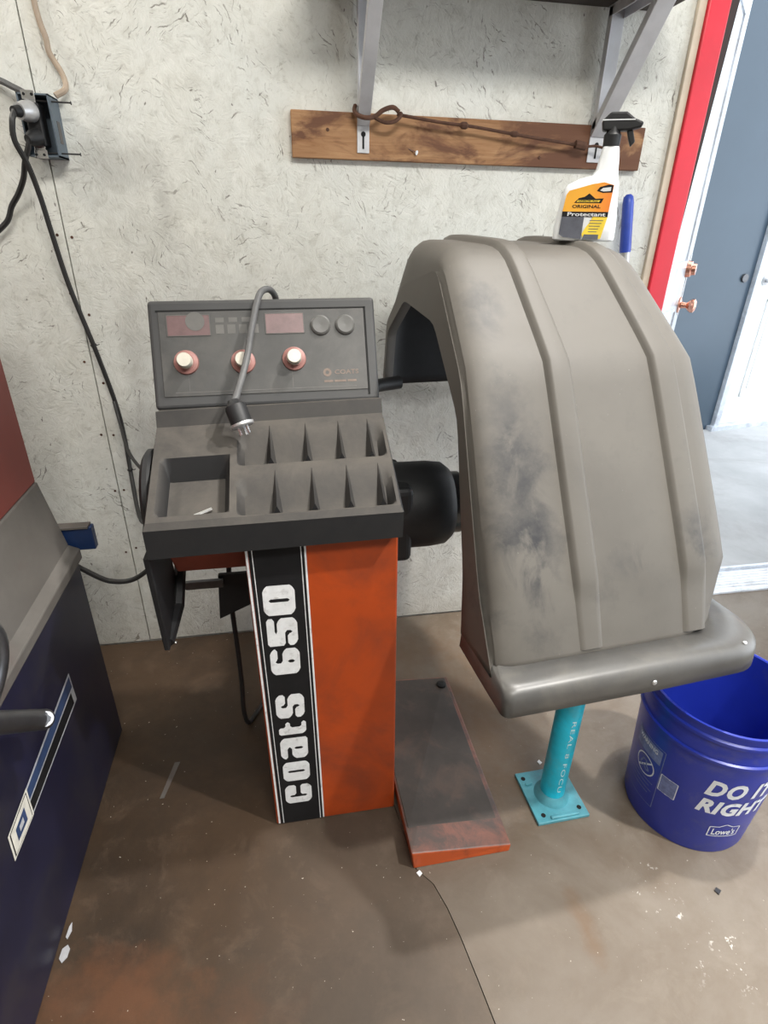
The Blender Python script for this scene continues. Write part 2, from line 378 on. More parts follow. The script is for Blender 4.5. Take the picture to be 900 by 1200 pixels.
M['shelf_dark'] = simple('dark_shelf_wood', (0.055, 0.045, 0.038), 0.75, 0, 0.3, 10)
M['pavement'] = simple('outdoor_concrete', (0.42, 0.42, 0.42), 0.8, 0, 0.12, 3, 0.1, dirt=(0.30, 0.28, 0.28), dirt_amt=0.5, dirt_scale=2)
M['slate_wall'] = simple('slate_blue_enamel', (0.052, 0.080, 0.112), 0.28, 0.1, 0.06, 2)
M['white_door'] = simple('white_door_paint', (0.82, 0.84, 0.84), 0.4, 0, 0.03)
M['drywall'] = simple('inner_wall_paint', (0.60, 0.58, 0.53), 0.8, 0, 0.08)
M['ceiling'] = simple('ceiling_paint', (0.55, 0.54, 0.50), 0.85, 0, 0.06)
t = NT('bottle_orange_label'); pz = t.sep(t.pos())
M['label_orange'] = t.set(t.mix(t.rng(pz[0], 0.580, 0.635), (0.88, 0.42, 0.04), (0.85, 0.16, 0.03)), 0.45)

# ------------------------------------------------------------------ room shell
XL, XR, YF, ZC = -2.4, 3.2, -4.2, 3.25
DX0, DX1, DZ = 1.10, 2.06, 2.06       # doorway
# floor: base slab below, two poured slabs with an open joint between them
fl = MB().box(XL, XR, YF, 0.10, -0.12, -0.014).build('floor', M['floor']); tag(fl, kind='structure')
joint = [(0.10, 0.0), (0.17, -0.45), (0.218, -0.86), (0.246, -0.895), (0.262, -0.945), (0.273, -1.00), (0.284, -1.074), (0.293, -1.14), (0.33, -1.6), (0.5, YF)]
g = 0.0009
slab = [(XL, 0.0)]+[(x-g, y) for x, y in joint]+[(XL, YF)]
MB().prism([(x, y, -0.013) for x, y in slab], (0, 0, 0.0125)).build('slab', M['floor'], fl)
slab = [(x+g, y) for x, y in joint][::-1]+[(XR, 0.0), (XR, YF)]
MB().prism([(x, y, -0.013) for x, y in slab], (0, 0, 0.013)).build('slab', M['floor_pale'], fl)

wb = MB()
wb.box(XL, DX0, 0.013, 0.11, -0.12, ZC).box(DX1, XR, 0.013, 0.11, -0.12, ZC).box(DX0, DX1, 0.013, 0.11, DZ, ZC)
wb = wb.build('wall_back', M['drywall']); tag(wb, kind='structure')
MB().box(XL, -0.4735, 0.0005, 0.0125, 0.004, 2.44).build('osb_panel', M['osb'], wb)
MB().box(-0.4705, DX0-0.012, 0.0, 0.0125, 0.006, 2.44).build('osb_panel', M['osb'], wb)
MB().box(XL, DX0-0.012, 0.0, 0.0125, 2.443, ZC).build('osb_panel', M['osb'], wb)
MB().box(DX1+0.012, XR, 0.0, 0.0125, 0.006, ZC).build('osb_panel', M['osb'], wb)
for sx in (-0.455, -0.486):            # nail heads along the sheet joint
    for k in range(7):
        zz = 0.36+k*0.17+random.uniform(-.03, .03)
        MB().lathe([(0.0, 0.0), (0.0035, 0.0), (0.003, 0.0012), (0.0, 0.0014)], (sx+random.uniform(-.004, .004), 0.0, zz), (0, -1, 0), 8).build('nail_head', M['rust'], wb)
tag(MB().box(XL-0.1, XL, YF, 0.11, -0.12, ZC).build('wall_left', M['drywall']), kind='structure')
wr = MB().box(XR, XR+0.1, -0.25, 0.11, -0.12, ZC).box(XR, XR+0.1, YF, -3.0, -0.12, ZC).box(XR, XR+0.1, -3.0, -0.25, 2.75, ZC)
tag(wr.build('wall_right', M['drywall']), kind='structure')
tag(MB().box(XL, XR, YF-0.1, YF, -0.12, ZC).build('wall_front', M['drywall']), kind='structure')
tag(MB().box(XL-0.1, XR+0.1, YF-0.1, 0.11, ZC, ZC+0.08).build('ceiling', M['ceiling']), kind='structure')
# door trim
tag(MB().box(1.013, 1.0335, -0.012, -0.0003, 0.0, 2.14).build('trim_1', M['cream_wood'], bevel=0.002), kind='structure')
tag(MB().box(1.034, 1.090, -0.020, -0.0003, 0.0, 2.14).build('trim_2', M['red_paint'], bevel=0.003), kind='structure')
tag(MB().hexa([(1.0905, -0.004, 1.22), (1.1005, -0.004, 1.22), (1.1005, 0.112, 1.22), (1.0905, 0.112, 1.22)], [(1.0905, -0.004, 2.05), (1.136, -0.004, 2.05), (1.136, 0.112, 2.05), (1.0905, 0.112, 2.05)]).build('trim_3', M['dark_jamb'], bevel=0.001), kind='structure')
tag(MB().box(2.056, 2.07, -0.004, 0.112, 0.0, 2.05).build('trim_4', M['dark_jamb'], bevel=0.001), kind='structure')
tag(MB().box(2.0705, 2.13, -0.020, -0.0003, 0.0, 2.14).build('trim_5', M['red_paint'], bevel=0.003), kind='structure')
# ribbed aluminium threshold
th = MB().box(1.105, 2.055, -0.045, 0.115, -0.0005, 0.010)
th = th.build('trim_6', M['white_metal'], bevel=0.002); tag(th, kind='structure')
for k in range(7):
    y = -0.036+k*0.017
    MB().prism([(1.106, y, 0.0100), (1.106, y+0.009, 0.0100), (1.106, y+0.0065, 0.0150), (1.106, y+0.0025, 0.0150)], (0.948, 0, 0)).build('threshold_rib', M['zinc'], th)
MB().box(1.106, 2.054, 0.088, 0.100, 0.010, 0.024).build('threshold_lip', M['white_metal'], th, bevel=0.002)

# open steel door, swung outward
hx, hy, ex, ey = 1.128, 0.125, 1.722, 0.765
dv = Vector((ex-hx, ey-hy, 0)); dl = dv.length; dv.normalize(); nv = Vector((dv.y, -dv.x, 0))   # nv: side seen from the room
DM = Matrix((dv, nv, Vector((0, 0, 1)))).transposed().to_4x4(); DM.translation = Vector((hx, hy, 0))
dr = MB().box(0, dl, -0.044, 0, 0.02, 2.04, M=DM).build('door_1', M['white_metal'], bevel=0.002); tag(dr, kind='structure')
MB().box(dl-0.035, dl-0.008, 0, 0.002, 0.90, 1.14, M=DM).build('latch_plate', M['zinc'], dr)
for (z0, z1, x0, x1) in ((0.20, 0.95, 0.14, dl-0.14), (1.10, 1.90, 0.14, dl-0.14)):
    pn = MB()
    for (a, b, c, d) in ((x0, x1, z0, z0+0.02), (x0, x1, z1-0.02, z1), (x0, x0+0.02, z0, z1), (x1-0.02, x1, z0, z1)):
        pn.box(a, b, 0, 0.006, c, d, M=DM)
    pn.build('panel_moulding', M['white_metal'], dr)
kp = DM @ Vector((dl-0.06, 0, 0.945))
MB().lathe([(0, 0), (0.032, 0), (0.032, 0.006), (0.014, 0.010), (0.011, 0.030), (0.022, 0.040), (0.028, 0.050), (0.027, 0.060), (0.018, 0.066), (0, 0.067)], kp, nv, 24).build('door_knob', M['copper'], dr, smooth=True)
kp = DM @ Vector((dl-0.06, 0, 1.085))
MB().lathe([(0, 0), (0.033, 0), (0.031, 0.016), (0.024, 0.020), (0.022, 0.034), (0, 0.035)], kp, nv, 24).build('deadbolt', M['copper'], dr, smooth=True)
MB().box(0.02, 0.26, 0.0, 0.045, 1.945, 2.0, M=DM).build('door_closer', M['zinc'], dr, bevel=0.006)
for z in (0.25, 1.05, 1.85):
    MB().tube([(hx-0.010, hy-0.012, z-0.05), (hx-0.010, hy-0.012, z+0.05)], 0.008, 10).build('hinge', M['zinc'], dr)

# ------------------------------------------------------------------ outdoors
tag(MB().box(-3, 9, 0.112, 9, -0.15, -0.012).build('ground', M['pavement']), kind='structure')
nb = thing('neighbouring_building', 'slate blue wall and white panelled door seen through the open doorway', 'building', (2.9, 1.85, 0))
u = Vector((0.985, 0.17, 0)); n = Vector((0.17, -0.985, 0)); BM = Matrix((u, -n, Vector((0, 0, 1)))).transposed().to_4x4(); BM.translation = Vector((2.955, 1.80, -0.012))
MB().box(-2.3, -0.012, 0.0, 0.12, 0.0, 3.2, M=BM).build('slate_wall', M['slate_wall'], nb, bevel=0.003)
MB().box(-0.012, 0.035, -0.03, 0.12, 0.0, 2.2, M=BM).build('door_frame', M['white_metal'], nb, bevel=0.003)
wd = MB().box(0.036, 1.05, 0.0, 0.10, 0.03, 2.16, M=BM).build('white_door', M['white_door'], nb, bevel=0.003)
for (x0, x1, z0, z1) in ((0.17, 0.50, 0.22, 0.86), (0.60, 0.93, 0.22, 0.86), (0.17, 0.50, 1.02, 1.66), (0.60, 0.93, 1.02, 1.66), (0.17, 0.50, 1.78, 2.04), (0.60, 0.93, 1.78, 2.04)):
    pm = MB()
    for (a, b, c, d) in ((x0, x1, z0, z0+0.02), (x0, x1, z1-0.02, z1), (x0, x0+0.02, z0, z1), (x1-0.02, x1, z0, z1)):
        pm.box(a, b, -0.010, 0.0, c, d, M=BM)
    pm.box(x0+0.05, x1-0.05, -0.006, 0.0, z0+0.05, z1-0.05, M=BM)
    pm.build('door_panel', M['white_door'], wd, bevel=0.002)
MB().lathe([(0, 0), (0.03, 0), (0.03, 0.008), (0.012, 0.012), (0.012, 0.035), (0.028, 0.045), (0.026, 0.06), (0, 0.064)], BM @ Vector((0.10, 0, 0.97)), n, 20).build('door_knob', M['zinc'], wd, smooth=True)
MB().lathe([(0, 0), (0.026, 0), (0.024, 0.012), (0.012, 0.014), (0, 0.014)], BM @ Vector((-0.085, 0, 0.985)), n, 20).build('lock', M['gunmetal'], nb, smooth=True)
MB().box(-0.05, 1.15, -0.05, 0.0, 0.0, 0.03, M=BM).build('door_sill', M['white_metal'], nb)

# ------------------------------------------------------------------ wooden ledger, brackets, shelf
lb = MB().box(0.058, 0.932, -0.020, -0.0003, 1.3585, 1.4505).build('ledger_board', M['ledger'], bevel=0.002)
tag(lb, 'brown stained wooden board screwed flat to the painted wall under the shelf', 'board')
MB().tube([(0.33, -0.0195, 1.385), (0.348, -0.027, 1.377)], 0.0012, 6).build('nail', M['chrome'], lb)
MB().lathe([(0, 0), (0.005, 0), (0.005, 0.002), (0, 0.002)], (0.348, -0.027, 1.377), (0.7, -0.6, -0.3), 10).build('nail_head', M['bottle'], lb)
for x, z in ((0.14, 1.415), (0.66, 1.378), (0.90, 1.43)):
    MB().lathe([(0, 0), (0.004, 0), (0.003, 0.0015), (0, 0.0015)], (x, -0.020, z), (0, -1, 0), 8).build('screw_head', M['rust'], lb)

def bracket(x, label, w, yb):
    b = thing('shelf_bracket', label, 'bracket', (x, 0, 1.37), 'pale metal brackets under the shelf')
    z0, zt, d = 1.372, 1.672, 0.27
    # wall leg: shallow channel
    leg = MB().box(x-w/2, x+w/2, -0.0235, -0.0205, z0, zt).box(x-w/2, x-w/2+0.003, -0.040, -0.0235, 1.44, zt)
    leg.build('wall_leg', M['bracket'], b, bevel=0.0006)
    MB().box(x-w/2, x+w/2, -d, -0.0205, zt, zt+0.003).box(x-w/2, x-w/2+0.003, -d, -0.0235, zt-0.018, zt).box(x+w/2-0.003, x+w/2, -d, -0.0235, zt-0.018, zt).build('shelf_arm', M['bracket'], b, bevel=0.0006)
    # brace: channel from foot of the leg out to the arm
    a = Vector((x, -0.024, z0+0.055)); e = Vector((x, -d+0.02, zt-0.002)); dd = (e-a).normalized()
    nn = Vector((0, -dd.z, dd.y)); L = (e-a).length
    BMx = Matrix((Vector((1, 0, 0)), dd, nn)).transposed().to_4x4(); BMx.translation = a
    br = MB().box(-w/2, w/2, 0, L, 0.0, 0.003, M=BMx).box(-w/2, -w/2+0.003, 0, L, -0.016, 0.0, M=BMx).box(w/2-0.003, w/2, 0, L, -0.016, 0.0, M=BMx)
    br.build('brace', M['bracket'], b, bevel=0.0006)
    MB().lathe([(0, 0), (0.0055, 0), (0.0055, 0.0006), (0, 0.0006)], (x, -0.0236, z0+0.037), (0, -1, 0), 14).build('keyhole', M['hole'], b)
    MB().box(x-0.0022, x+0.0022, -0.0242, -0.0236, z0+0.008, z0+0.036).build('slot', M['hole'], b)
    return b
bracket(0.222, 'pale metal shelf bracket nearer the electrical box, with an open keyhole foot', 0.028, 0)
bracket(0.805, 'pale metal shelf bracket above the spray bottle, nearer the red door trim', 0.040, 0)
sh = MB().box(0.10, 0.93, -0.30, -0.003, 1.6765, 1.697).build('shelf_board', M['shelf_dark'], bevel=0.002)
tag(sh, 'dark wooden shelf board resting on the two pale brackets at top', 'shelf')

# rusty turnbuckle rod strung between bracket feet
tb = thing('rusty_turnbuckle', 'rusty wire rod with hook strung along the wooden board between the brackets', 'turnbuckle', (0.5, -0.05, 1.43))
MB().tube(arc([(0.296, -0.045, 1.447), (0.40, -0.046, 1.436), (0.48, -0.044, 1.431), (0.60, -0.046, 1.418), (0.75, -0.045, 1.404)], 6), 0.0034, 8).build('rod', M['rust'], tb, smooth=True)
MB().tube(arc([(0.300, -0.046, 1.452), (0.285, -0.050, 1.459), (0.262, -0.052, 1.452), (0.244, -0.052, 1.440), (0.222, -0.058, 1.436), (0.205, -0.048, 1.442), (0.200, -0.036, 1.452), (0.203, -0.028, 1.462)], 6), 0.0048, 8).build('hook', M['rust'], tb, smooth=True)
MB().tube(arc([(0.305, -0.047, 1.450), (0.300, -0.052, 1.440), (0.285, -0.054, 1.431), (0.265, -0.054, 1.430), (0.243, -0.053, 1.438)], 6), 0.0042, 8).build('loop', M['rust'], tb, smooth=True)
for x, z, a in ((0.455, 1.4325, 0.0075), (0.58, 1.4205, 0.006)):
    MB().tube([(x-0.010, -0.045, z+0.001), (x-0.005, -0.045, z), (x+0.005, -0.045, z), (x+0.010, -0.045, z-0.001)], [0.004, a, a, 0.004], 8).build('nut', M['rust'], tb)
MB().tube([(0.735, -0.045, 1.406), (0.738, -0.045, 1.406), (0.765, -0.045, 1.402), (0.768, -0.045, 1.402)], [0.004, 0.009, 0.009, 0.004], 8).build('coupler', M['rust'], tb, smooth=30)
MB().tube(arc([(0.768, -0.045, 1.402), (0.79, -0.047, 1.404), (0.815, -0.054, 1.400), (0.83, -0.050, 1.406), (0.832, -0.040, 1.412)], 5), 0.0030, 8).build('end_hook', M['rust'], tb, smooth=True)

# ------------------------------------------------------------------ electrical box and cords
eb = thing('electrical_box', 'open slate grey outlet box with bare receptacle on the white wall', 'outlet', (-0.455, -0.03, 1.39))
x0, x1, z0, z1, yf = -0.490, -0.430, 1.338, 1.448, -0.064
bx = MB().box(x0, x1, -0.004, -0.0005, z0, z1).box(x0, x0+0.003, yf, -0.004, z0, z1).box(x1-0.003, x1, yf, -0.004, z0, z1).box(x0, x1, yf, -0.004, z0, z0+0.003).box(x0, x1, yf, -0.004, z1-0.003, z1)
bx.build('box', M['blue_grey_pvc'], eb)
MB().box(x1-0.0005, x1+0.001, -0.040, -0.022, 1.365, 1.405).build('side_sticker', M['grey_dust'], eb)
for z in (1.346, 1.437):
    MB().tube([(x0+0.012, -0.052, z), (x1+0.036, -0.045, z)], 0.0016, 8).lathe([(0, 0), (0.0036, 0), (0.0036, 0.0015), (0, 0.0015)], (x1+0.036, -0.045, z), (1, 0.1, 0), 8).build('mounting_nail', M['cord_black'], eb)
yk = MB().box(-0.479, -0.454, yf-0.004, yf-0.0025, z1-0.012, z1+0.004).box(-0.477, -0.452, yf-0.004, yf-0.0025, z0-0.004, z0+0.012).box(-0.476, -0.455, yf-0.0025, yf-0.001, z0+0.005, z1-0.005)
yk.build('yoke', M['chrome'], eb, bevel=0.0008)
MB().box(-0.480, -0.450, yf-0.005, yf+0.03, z0+0.018, z1-0.016).build('receptacle', M['black_plastic'], eb, bevel=0.004)
for zz in (z0+0.003, z1-0.003):
    for dx in (-0.474, -0.459):
        MB().lathe([(0, 0), (0.0026, 0), (0.0026, 0.001), (0, 0.001)], (dx, yf-0.0042, zz), (0, -1, 0), 10).build('screw_hole', M['hole'], eb)
def cord(name, pts, r, mt, label, n=8, cat='cord'):
    return tag(MB().tube(arc(pts, n), r, 8).build(name, mt, smooth=True), label, cat)
ax = Vector((-0.50, -1.0, -0.15)).normalized(); ap = Vector((-0.464, yf-0.0055, 1.416))
pcd = thing('power_cord', 'long black power cord dropping from the outlet box down behind the wheel balancer', 'cord', ap)
MB().lathe([(0, 0), (0.0175, 0.0), (0.0185, 0.003), (0.0185, 0.018), (0.0165, 0.024), (0.0145, 0.034), (0.0, 0.034)], ap, ax, 20).build('plug_cap', M['zinc'], pcd, smooth=True)
MB().lathe([(0, 0), (0.0110, 0.0), (0.0085, 0.014), (0.0, 0.015)], ap+ax*0.034, ax, 16).build('plug_gland', M['black_plastic'], pcd, smooth=True)
cp = ap+ax*0.045
MB().tube(arc([cp, cp+Vector((-0.005, -0.010, -0.018)), (-0.494, -0.115, 1.36), (-0.486, -0.095, 1.318), (-0.484, -0.070, 1.26), (-0.482, -0.055, 1.19), (-0.474, -0.040, 1.08), (-0.448, -0.030, 0.93), (-0.430, -0.016, 0.79), (-0.425, -0.016, 0.69), (-0.418, -0.05, 0.585), (-0.392, -0.14, 0.52), (-0.345, -0.24, 0.55), (-0.285, -0.31, 0.60), (-0.242, -0.335, 0.62)], 8), 0.0058, 8).build('cable', M['cord_black'], pcd, smooth=True)
MB().tube(arc([(-0.432, -0.022, 0.80), (-0.420, -0.05, 0.745), (-0.392, -0.13, 0.705), (-0.352, -0.21, 0.690), (-0.30, -0.29, 0.68)], 8), 0.0040, 8).build('branch_cable', M['cord_black'], pcd, smooth=True)
for z_, c_ in ((0.945, (-0.451, -0.030)), (0.615, (-0.421, -0.038))):
    MB().lathe([(0.0058, -0.002), (0.0072, -0.002), (0.0072, 0.002), (0.0058, 0.002)], (*c_, z_), (0.15, 0.1, -1), 12).tube([(c_[0]+.006, c_[1]-.003, z_), (c_[0]+.016, c_[1]-.006, z_+.003)], 0.0012, 5).build('cable_tie', M['cord_black'], pcd)
ap2 = Vector((-0.462, yf-0.0055, 1.372)); ax2 = Vector((-0.7, -1, -0.35)).normalized()
pcs = thing('power_cord', 'short black cord curving from the outlet box out of the left picture edge', 'cord', ap2)
MB().lathe([(0, 0), (0.0155, 0.0), (0.0150, 0.016), (0.009, 0.028), (0.0, 0.028)], ap2, ax2, 16).build('plug', M['black_plastic'], pcs, smooth=True)
cp2 = ap2+ax2*0.024
MB().tube(arc([cp2, cp2+Vector((-0.006, 0.002, -0.014)), (-0.497, -0.078, 1.325), (-0.510, -0.068, 1.297), (-0.534, -0.050, 1.268), (-0.558, -0.035, 1.245), (-0.582, -0.030, 1.21), (-0.64, -0.03, 1.18), (-0.76, -0.03, 1.18), (-1.1, -0.02, 1.10), (-1.5, -0.02, 0.6), (-1.55, -0.02, 0.02)], 8), 0.0058, 8).build('cable', M['cord_black'], pcs, smooth=True)
cord('power_cord', [(-1.62, -0.010, 0.02), (-1.6, -0.010, 0.9), (-1.3, -0.010, 1.30), (-0.80, -0.010, 1.42), (-0.60, -0.012, 1.474), (-0.54, -0.020, 1.475), (-0.50, -0.03, 1.460), (-0.478, -0.035, 1.4495)], 0.0062, M['cord_grey'],
     'grey cord entering the top of the outlet box from the left')
cord('wall_cable', [(-0.439, -0.006, 2.2), (-0.437, -0.008, 1.75), (-0.436, -0.006, 1.60), (-0.427, -0.010, 1.55), (-0.425, -0.012, 1.525), (-0.408, -0.012, 1.49), (-0.405, -0.02, 1.465), (-0.425, -0.03, 1.45)], 0.0058, M['cable_tan'],
     'tan sheathed cable running down the wall into the outlet box from above', cat='cable')
cord('power_cord', [(-0.56, -0.30, 0.52), (-0.47, -0.315, 0.455), (-0.43, -0.32, 0.438), (-0.385, -0.32, 0.440), (-0.34, -0.32, 0.47), (-0.315, -0.322, 0.50), (-0.292, -0.325, 0.53), (-0.262, -0.33, 0.565)], 0.0062, M['cord_black'],
     'black cord looping between the navy machine and the wheel balancer')
cord('power_cord', [(1.42, -0.25, 0.005), (1.30, -0.29, 0.005), (1.235, -0.36, 0.005), (1.21, -0.45, 0.005), (1.215, -0.56, 0.005), (1.25, -0.66, 0.005)], 0.0042, M['cord_black'],
     'thin dark cord lying curved on the floor between door sill and bucket')

# ------------------------------------------------------------------ wheel balancer
wbz = thing('wheel_balancer', 'orange and black wheel balancer with dusty tray, control panel and big grey wheel guard', 'machine', (0.06, -0.55, 0))
MB().tube(arc([(-0.145, -0.39, 0.66), (-0.148, -0.395, 0.52), (-0.152, -0.40, 0.40), (-0.150, -0.405, 0.25), (-0.150, -0.41, 0.15), (-0.152, -0.42, 0.07), (-0.145, -0.415, 0.02), (-0.13, -0.38, 0.0062), (-0.09, -0.30, 0.0062)], 8), 0.0060, 8).build('hanging_cable', M['cord_black'], wbz, smooth=True)
CF = -0.71                              # cabinet front plane
cab = MB().hexa([(-0.073, CF, 0.0), (0.199, CF, 0.0), (0.199, -0.36, 0.0), (-0.073, -0.36, 0.0)],
                [(-0.081, CF, 0.738), (0.187, CF, 0.738), (0.187, -0.36, 0.738), (-0.081, -0.36, 0.738)])
cab = cab.build('cabinet', M['orange'], wbz, bevel=0.004)
lbl = MB().hexa([(-0.0635, CF-0.0006, 0.002), (0.034, CF-0.0006, 0.002), (0.034, CF, 0.002), (-0.0635, CF, 0.002)],
                [(-0.0745, CF-0.0006, 0.734), (0.022, CF-0.0006, 0.734), (0.022, CF, 0.734), (-0.0745, CF, 0.734)]).build('stripe_label', M['label_black'], cab)
lx = lambda xb, z: xb-0.0115*z/0.734
def strip(xa, xb, z0=0.004, z1=0.732, y=CF-0.001):
    return MB().add([(lx(xa, z0), y, z0), (lx(xb, z0), y, z0), (lx(xb, z1), y, z1), (lx(xa, z1), y, z1)], [(0, 1, 2, 3)])
for xa, xb in ((-0.0680, -0.0640), (-0.0575, -0.0560), (0.0255, 0.0270), (0.0318, 0.0352)):
    strip(xa, xb).build('white_line', M['label_white'], cab)
G = {
 'c': "_#######_|#########|###_#####|###_#####|###_#####|###______|###______|###_#####|###_#####|###_#####|#########|_#######_",
 'o': "_#######_|#########|####_####|####_####|####_####|####_####|####_####|####_####|####_####|####_####|#########|_#######_",
 'a': "_#######_|#########|#########|_____####|_____####|_########|####_####|####_####|####_####|####_####|#########|_########",
 't': "####___|####___|####___|#######|#######|####___|####___|####___|####___|####___|#######|_######",
 's': "_#######_|#########|####_####|####_####|####_____|########_|_########|_____####|####_####|####_####|#########|_#######_",
 '6': "_#######_|#########|####_####|####_____|####_____|########_|#########|####_####|####_####|####_####|#########|_#######_",
 '5': "#########|#########|#########|####_____|########_|#########|#########|_____####|####_####|####_####|#########|_#######_",
 '0': "_#######_|#########|####_####|####_####|####_####|####_####|####_####|####_####|####_####|####_####|#########|_#######_"}
def glyph(rows):
    '''outline a cell pattern, cut its corners and fill it: (points, faces) in cell units, y up'''
    H = len(rows); on = lambda c, r: 0 <= r < H and 0 <= c < len(rows[0]) and c < len(rows[H-1-r]) and rows[H-1-r][c] == '#'
    nxt = {}
    for r in range(H):
        for c in range(len(rows[0])):
            if not on(c, r): continue
            for (a, b, q) in (((c, r), (c+1, r), on(c, r-1)), ((c+1, r), (c+1, r+1), on(c+1, r)), ((c+1, r+1), (c, r+1), on(c, r+1)), ((c, r+1), (c, r), on(c-1, r))):
                if not q: nxt.setdefault(a, []).append(b)
    cu = bpy.data.curves.new('g', 'CURVE'); cu.dimensions = '2D'; cu.fill_mode = 'BOTH'
    while nxt:
        st = next(iter(nxt)); loop = [st]; cur = nxt[st].pop()
        if not nxt[st]: del nxt[st]
        while cur != st:
            loop.append(cur); n_ = nxt[cur].pop()
            if not nxt[cur]: del nxt[cur]
            cur = n_
        L = [p for k, p in enumerate(loop) if (loop[k-1][0]-p[0])*(loop[(k+1) % len(loop)][1]-p[1]) != (loop[k-1][1]-p[1])*(loop[(k+1) % len(loop)][0]-p[0])]
        out = []
        for k, p in enumerate(L):
            for q in (L[k-1], L[(k+1) % len(L)]):
                d = math.hypot(q[0]-p[0], q[1]-p[1]); e = min(0.8, 0.5*d)
                out.append((p[0]+(q[0]-p[0])/d*e, p[1]+(q[1]-p[1])/d*e))
        sp = cu.splines.new('POLY'); sp.points.add(len(out)-1); sp.use_cyclic_u = True
        for pt_, (a, b) in zip(sp.points, out): pt_.co = (a, b, 0, 1)
    o = bpy.data.objects.new('g', cu); C.objects.link(o)
    dg = bpy.context.evaluated_depsgraph_get(); dg.update()
    me = bpy.data.meshes.new_from_object(o.evaluated_get(dg))
    r_ = [(v.co.x, v.co.y) for v in me.vertices], [tuple(p.vertices) for p in me.polygons]
    bpy.data.objects.remove(o); bpy.data.curves.remove(cu); bpy.data.meshes.remove(me)
    return r_
# letters read upward: glyph right = +Z, glyph up = -X
for ch, z0, z1, xa, xb in (('c', .067, .125, -.048, .0095), ('o', .139, .197, -.0485, .0080), ('a', .208, .269, -.0495, .0070), ('t', .279, .314, -.0495, .0060), ('s', .326, .389, -.0515, .0050),
                           ('6', .442, .505, -.0535, .0020), ('5', .512, .576, -.0550, .0010), ('0', .583, .648, -.0570, 0.0)):
    rows = G[ch].split('|'); H = len(rows); Wd = len(rows[0])
    v2, f2 = glyph(rows)
    gm = MB().add([(xb-(xb-xa)*b/H, CF-0.0012, z0+(z1-z0)*a/Wd) for a, b in v2], f2)
    gm.build('letter', M['label_white'], cab)
# upper red housing behind the cabinet head
MB().hexa([(-0.205, -0.66, 0.66), (-0.081, -0.66, 0.66), (-0.081, -0.40, 0.62), (-0.185, -0.40, 0.62)], [(-0.212, -0.70, 0.738), (-0.081, -0.70, 0.738), (-0.081, -0.36, 0.738), (-0.212, -0.36, 0.738)]).build('side_housing', M['orange_dull'], wbz, bevel=0.004)
# base foot wedge
ft = MB().hexa([(0.212, -0.858, 0.0), (0.428, -0.855, 0.0), (0.436, -0.33, 0.0), (0.2, -0.33, 0.0)],
               [(0.206, -0.858, 0.052), (0.432, -0.852, 0.018), (0.428, -0.34, 0.03), (0.2, -0.34, 0.045)]).build('base_foot', M['orange_worn'], wbz, bevel=0.003)
MB().hexa([(0.210, -0.800, 0.0492), (0.420, -0.790, 0.0182), (0.420, -0.345, 0.0285), (0.203, -0.345, 0.0435)],
          [(0.211, -0.7995, 0.0526), (0.419, -0.7895, 0.0216), (0.419, -0.346, 0.0316), (0.204, -0.346, 0.0465)]).build('foot_top', M['rubber'], ft, bevel=0.001)  # dirty foot top, with the guard's shadow also put into its dark colour
MB().lathe([(0, 0), (0.013, 0), (0.013, 0.008), (0.006, 0.010), (0, 0.010)], (0.402, -0.375, 0.031), (0, 0, 1), 14).build('foot_bolt', M['black_plastic'], ft)

# ---- weight tray (height field with pockets)
TX0, TX1 = -0.223, 0.1835; FY, FZ, BY, BZ = -0.738, 0.800, -0.548, 0.893
def plane(x, t): 
    s_ = (x-TX0)/(TX1-TX0)
    return Vector((x, FY+(BY-FY)*t, FZ+0.006*s_+(BZ+0.014*s_-FZ-0.006*s_)*t))
def sstep(a, b, v):
    k = max(0.0, min(1.0, (v-a)/(b-a))); return k*k*(3-2*k)
def depth(x, t):
    d = 0.0
    # tool well on the left
    d = max(d, 0.040*sstep(-0.208, -0.199, x)*sstep(-0.096, -0.105, x)*sstep(0.05, 0.11, t)*sstep(0.645, 0.605, t))
    # two rows of weight pockets
    side = sstep(-0.082, -0.074, x)*sstep(0.176, 0.168, x)
    for a, b in ((0.555, 0.93), (0.055, 0.43)):
        if a-0.06 < t < b:
            d = max(d, side*0.026*sstep(b, a+0.05, t)*sstep(a-0.05, a+0.03, t))
    return d
xs = sorted(set([TX0+(TX1-TX0)*k/70 for k in range(71)])); ts = [k/56 for k in range(57)]
tr = MB()
rows = [[plane(x, t)-Vector((0, 0, depth(x, t))) for x in xs] for t in ts]
tr.grid(rows)
# outer skirt, riser at the back and the underside
lipx = 0.004
frl, frr = Vector((TX0-lipx, FY-0.008, FZ-0.010)), Vector((TX1+lipx, FY-0.008, FZ-0.004))
tr.add([plane(TX0, 0), plane(TX1, 0), frr, frl, (TX1+lipx, FY-0.006, 0.747), (TX0-lipx, FY-0.006, 0.738), (TX1+lipx, -0.40, 0.747), (TX0-lipx, -0.40, 0.738)],
       [(0, 1, 2, 3), (3, 2, 4, 5), (5, 4, 6, 7)])
bl, brr = plane(TX0, 1), plane(TX1, 1)
tl, trr = bl+Vector((0.0, 0.012, 0.026)), brr+Vector((0.0, 0.012, 0.024))
kl, kr = Vector((TX0, -0.40, tl.z-0.03)), Vector((TX1, -0.40, trr.z-0.03))
tr.add([bl, brr, trr, tl, kr, kl, (TX1+lipx, -0.40, 0.747), (TX0-lipx, -0.40, 0.738)], [(0, 1, 2, 3), (3, 2, 4, 5), (5, 4, 6, 7)])
for sx, tp, bk, kz, low, fr in ((TX0, tl, bl, kl, 0.738, frl), (TX1, trr, brr, kr, 0.747, frr)):
    q = TX0-lipx if sx == TX0 else TX1+lipx
    f0 = plane(sx, 0)
    tr.add([f0, bk, tp, kz, (q, -0.40, low), (q, FY-0.006, low), fr], [(0, 1, 2, 3, 4, 5, 6)])
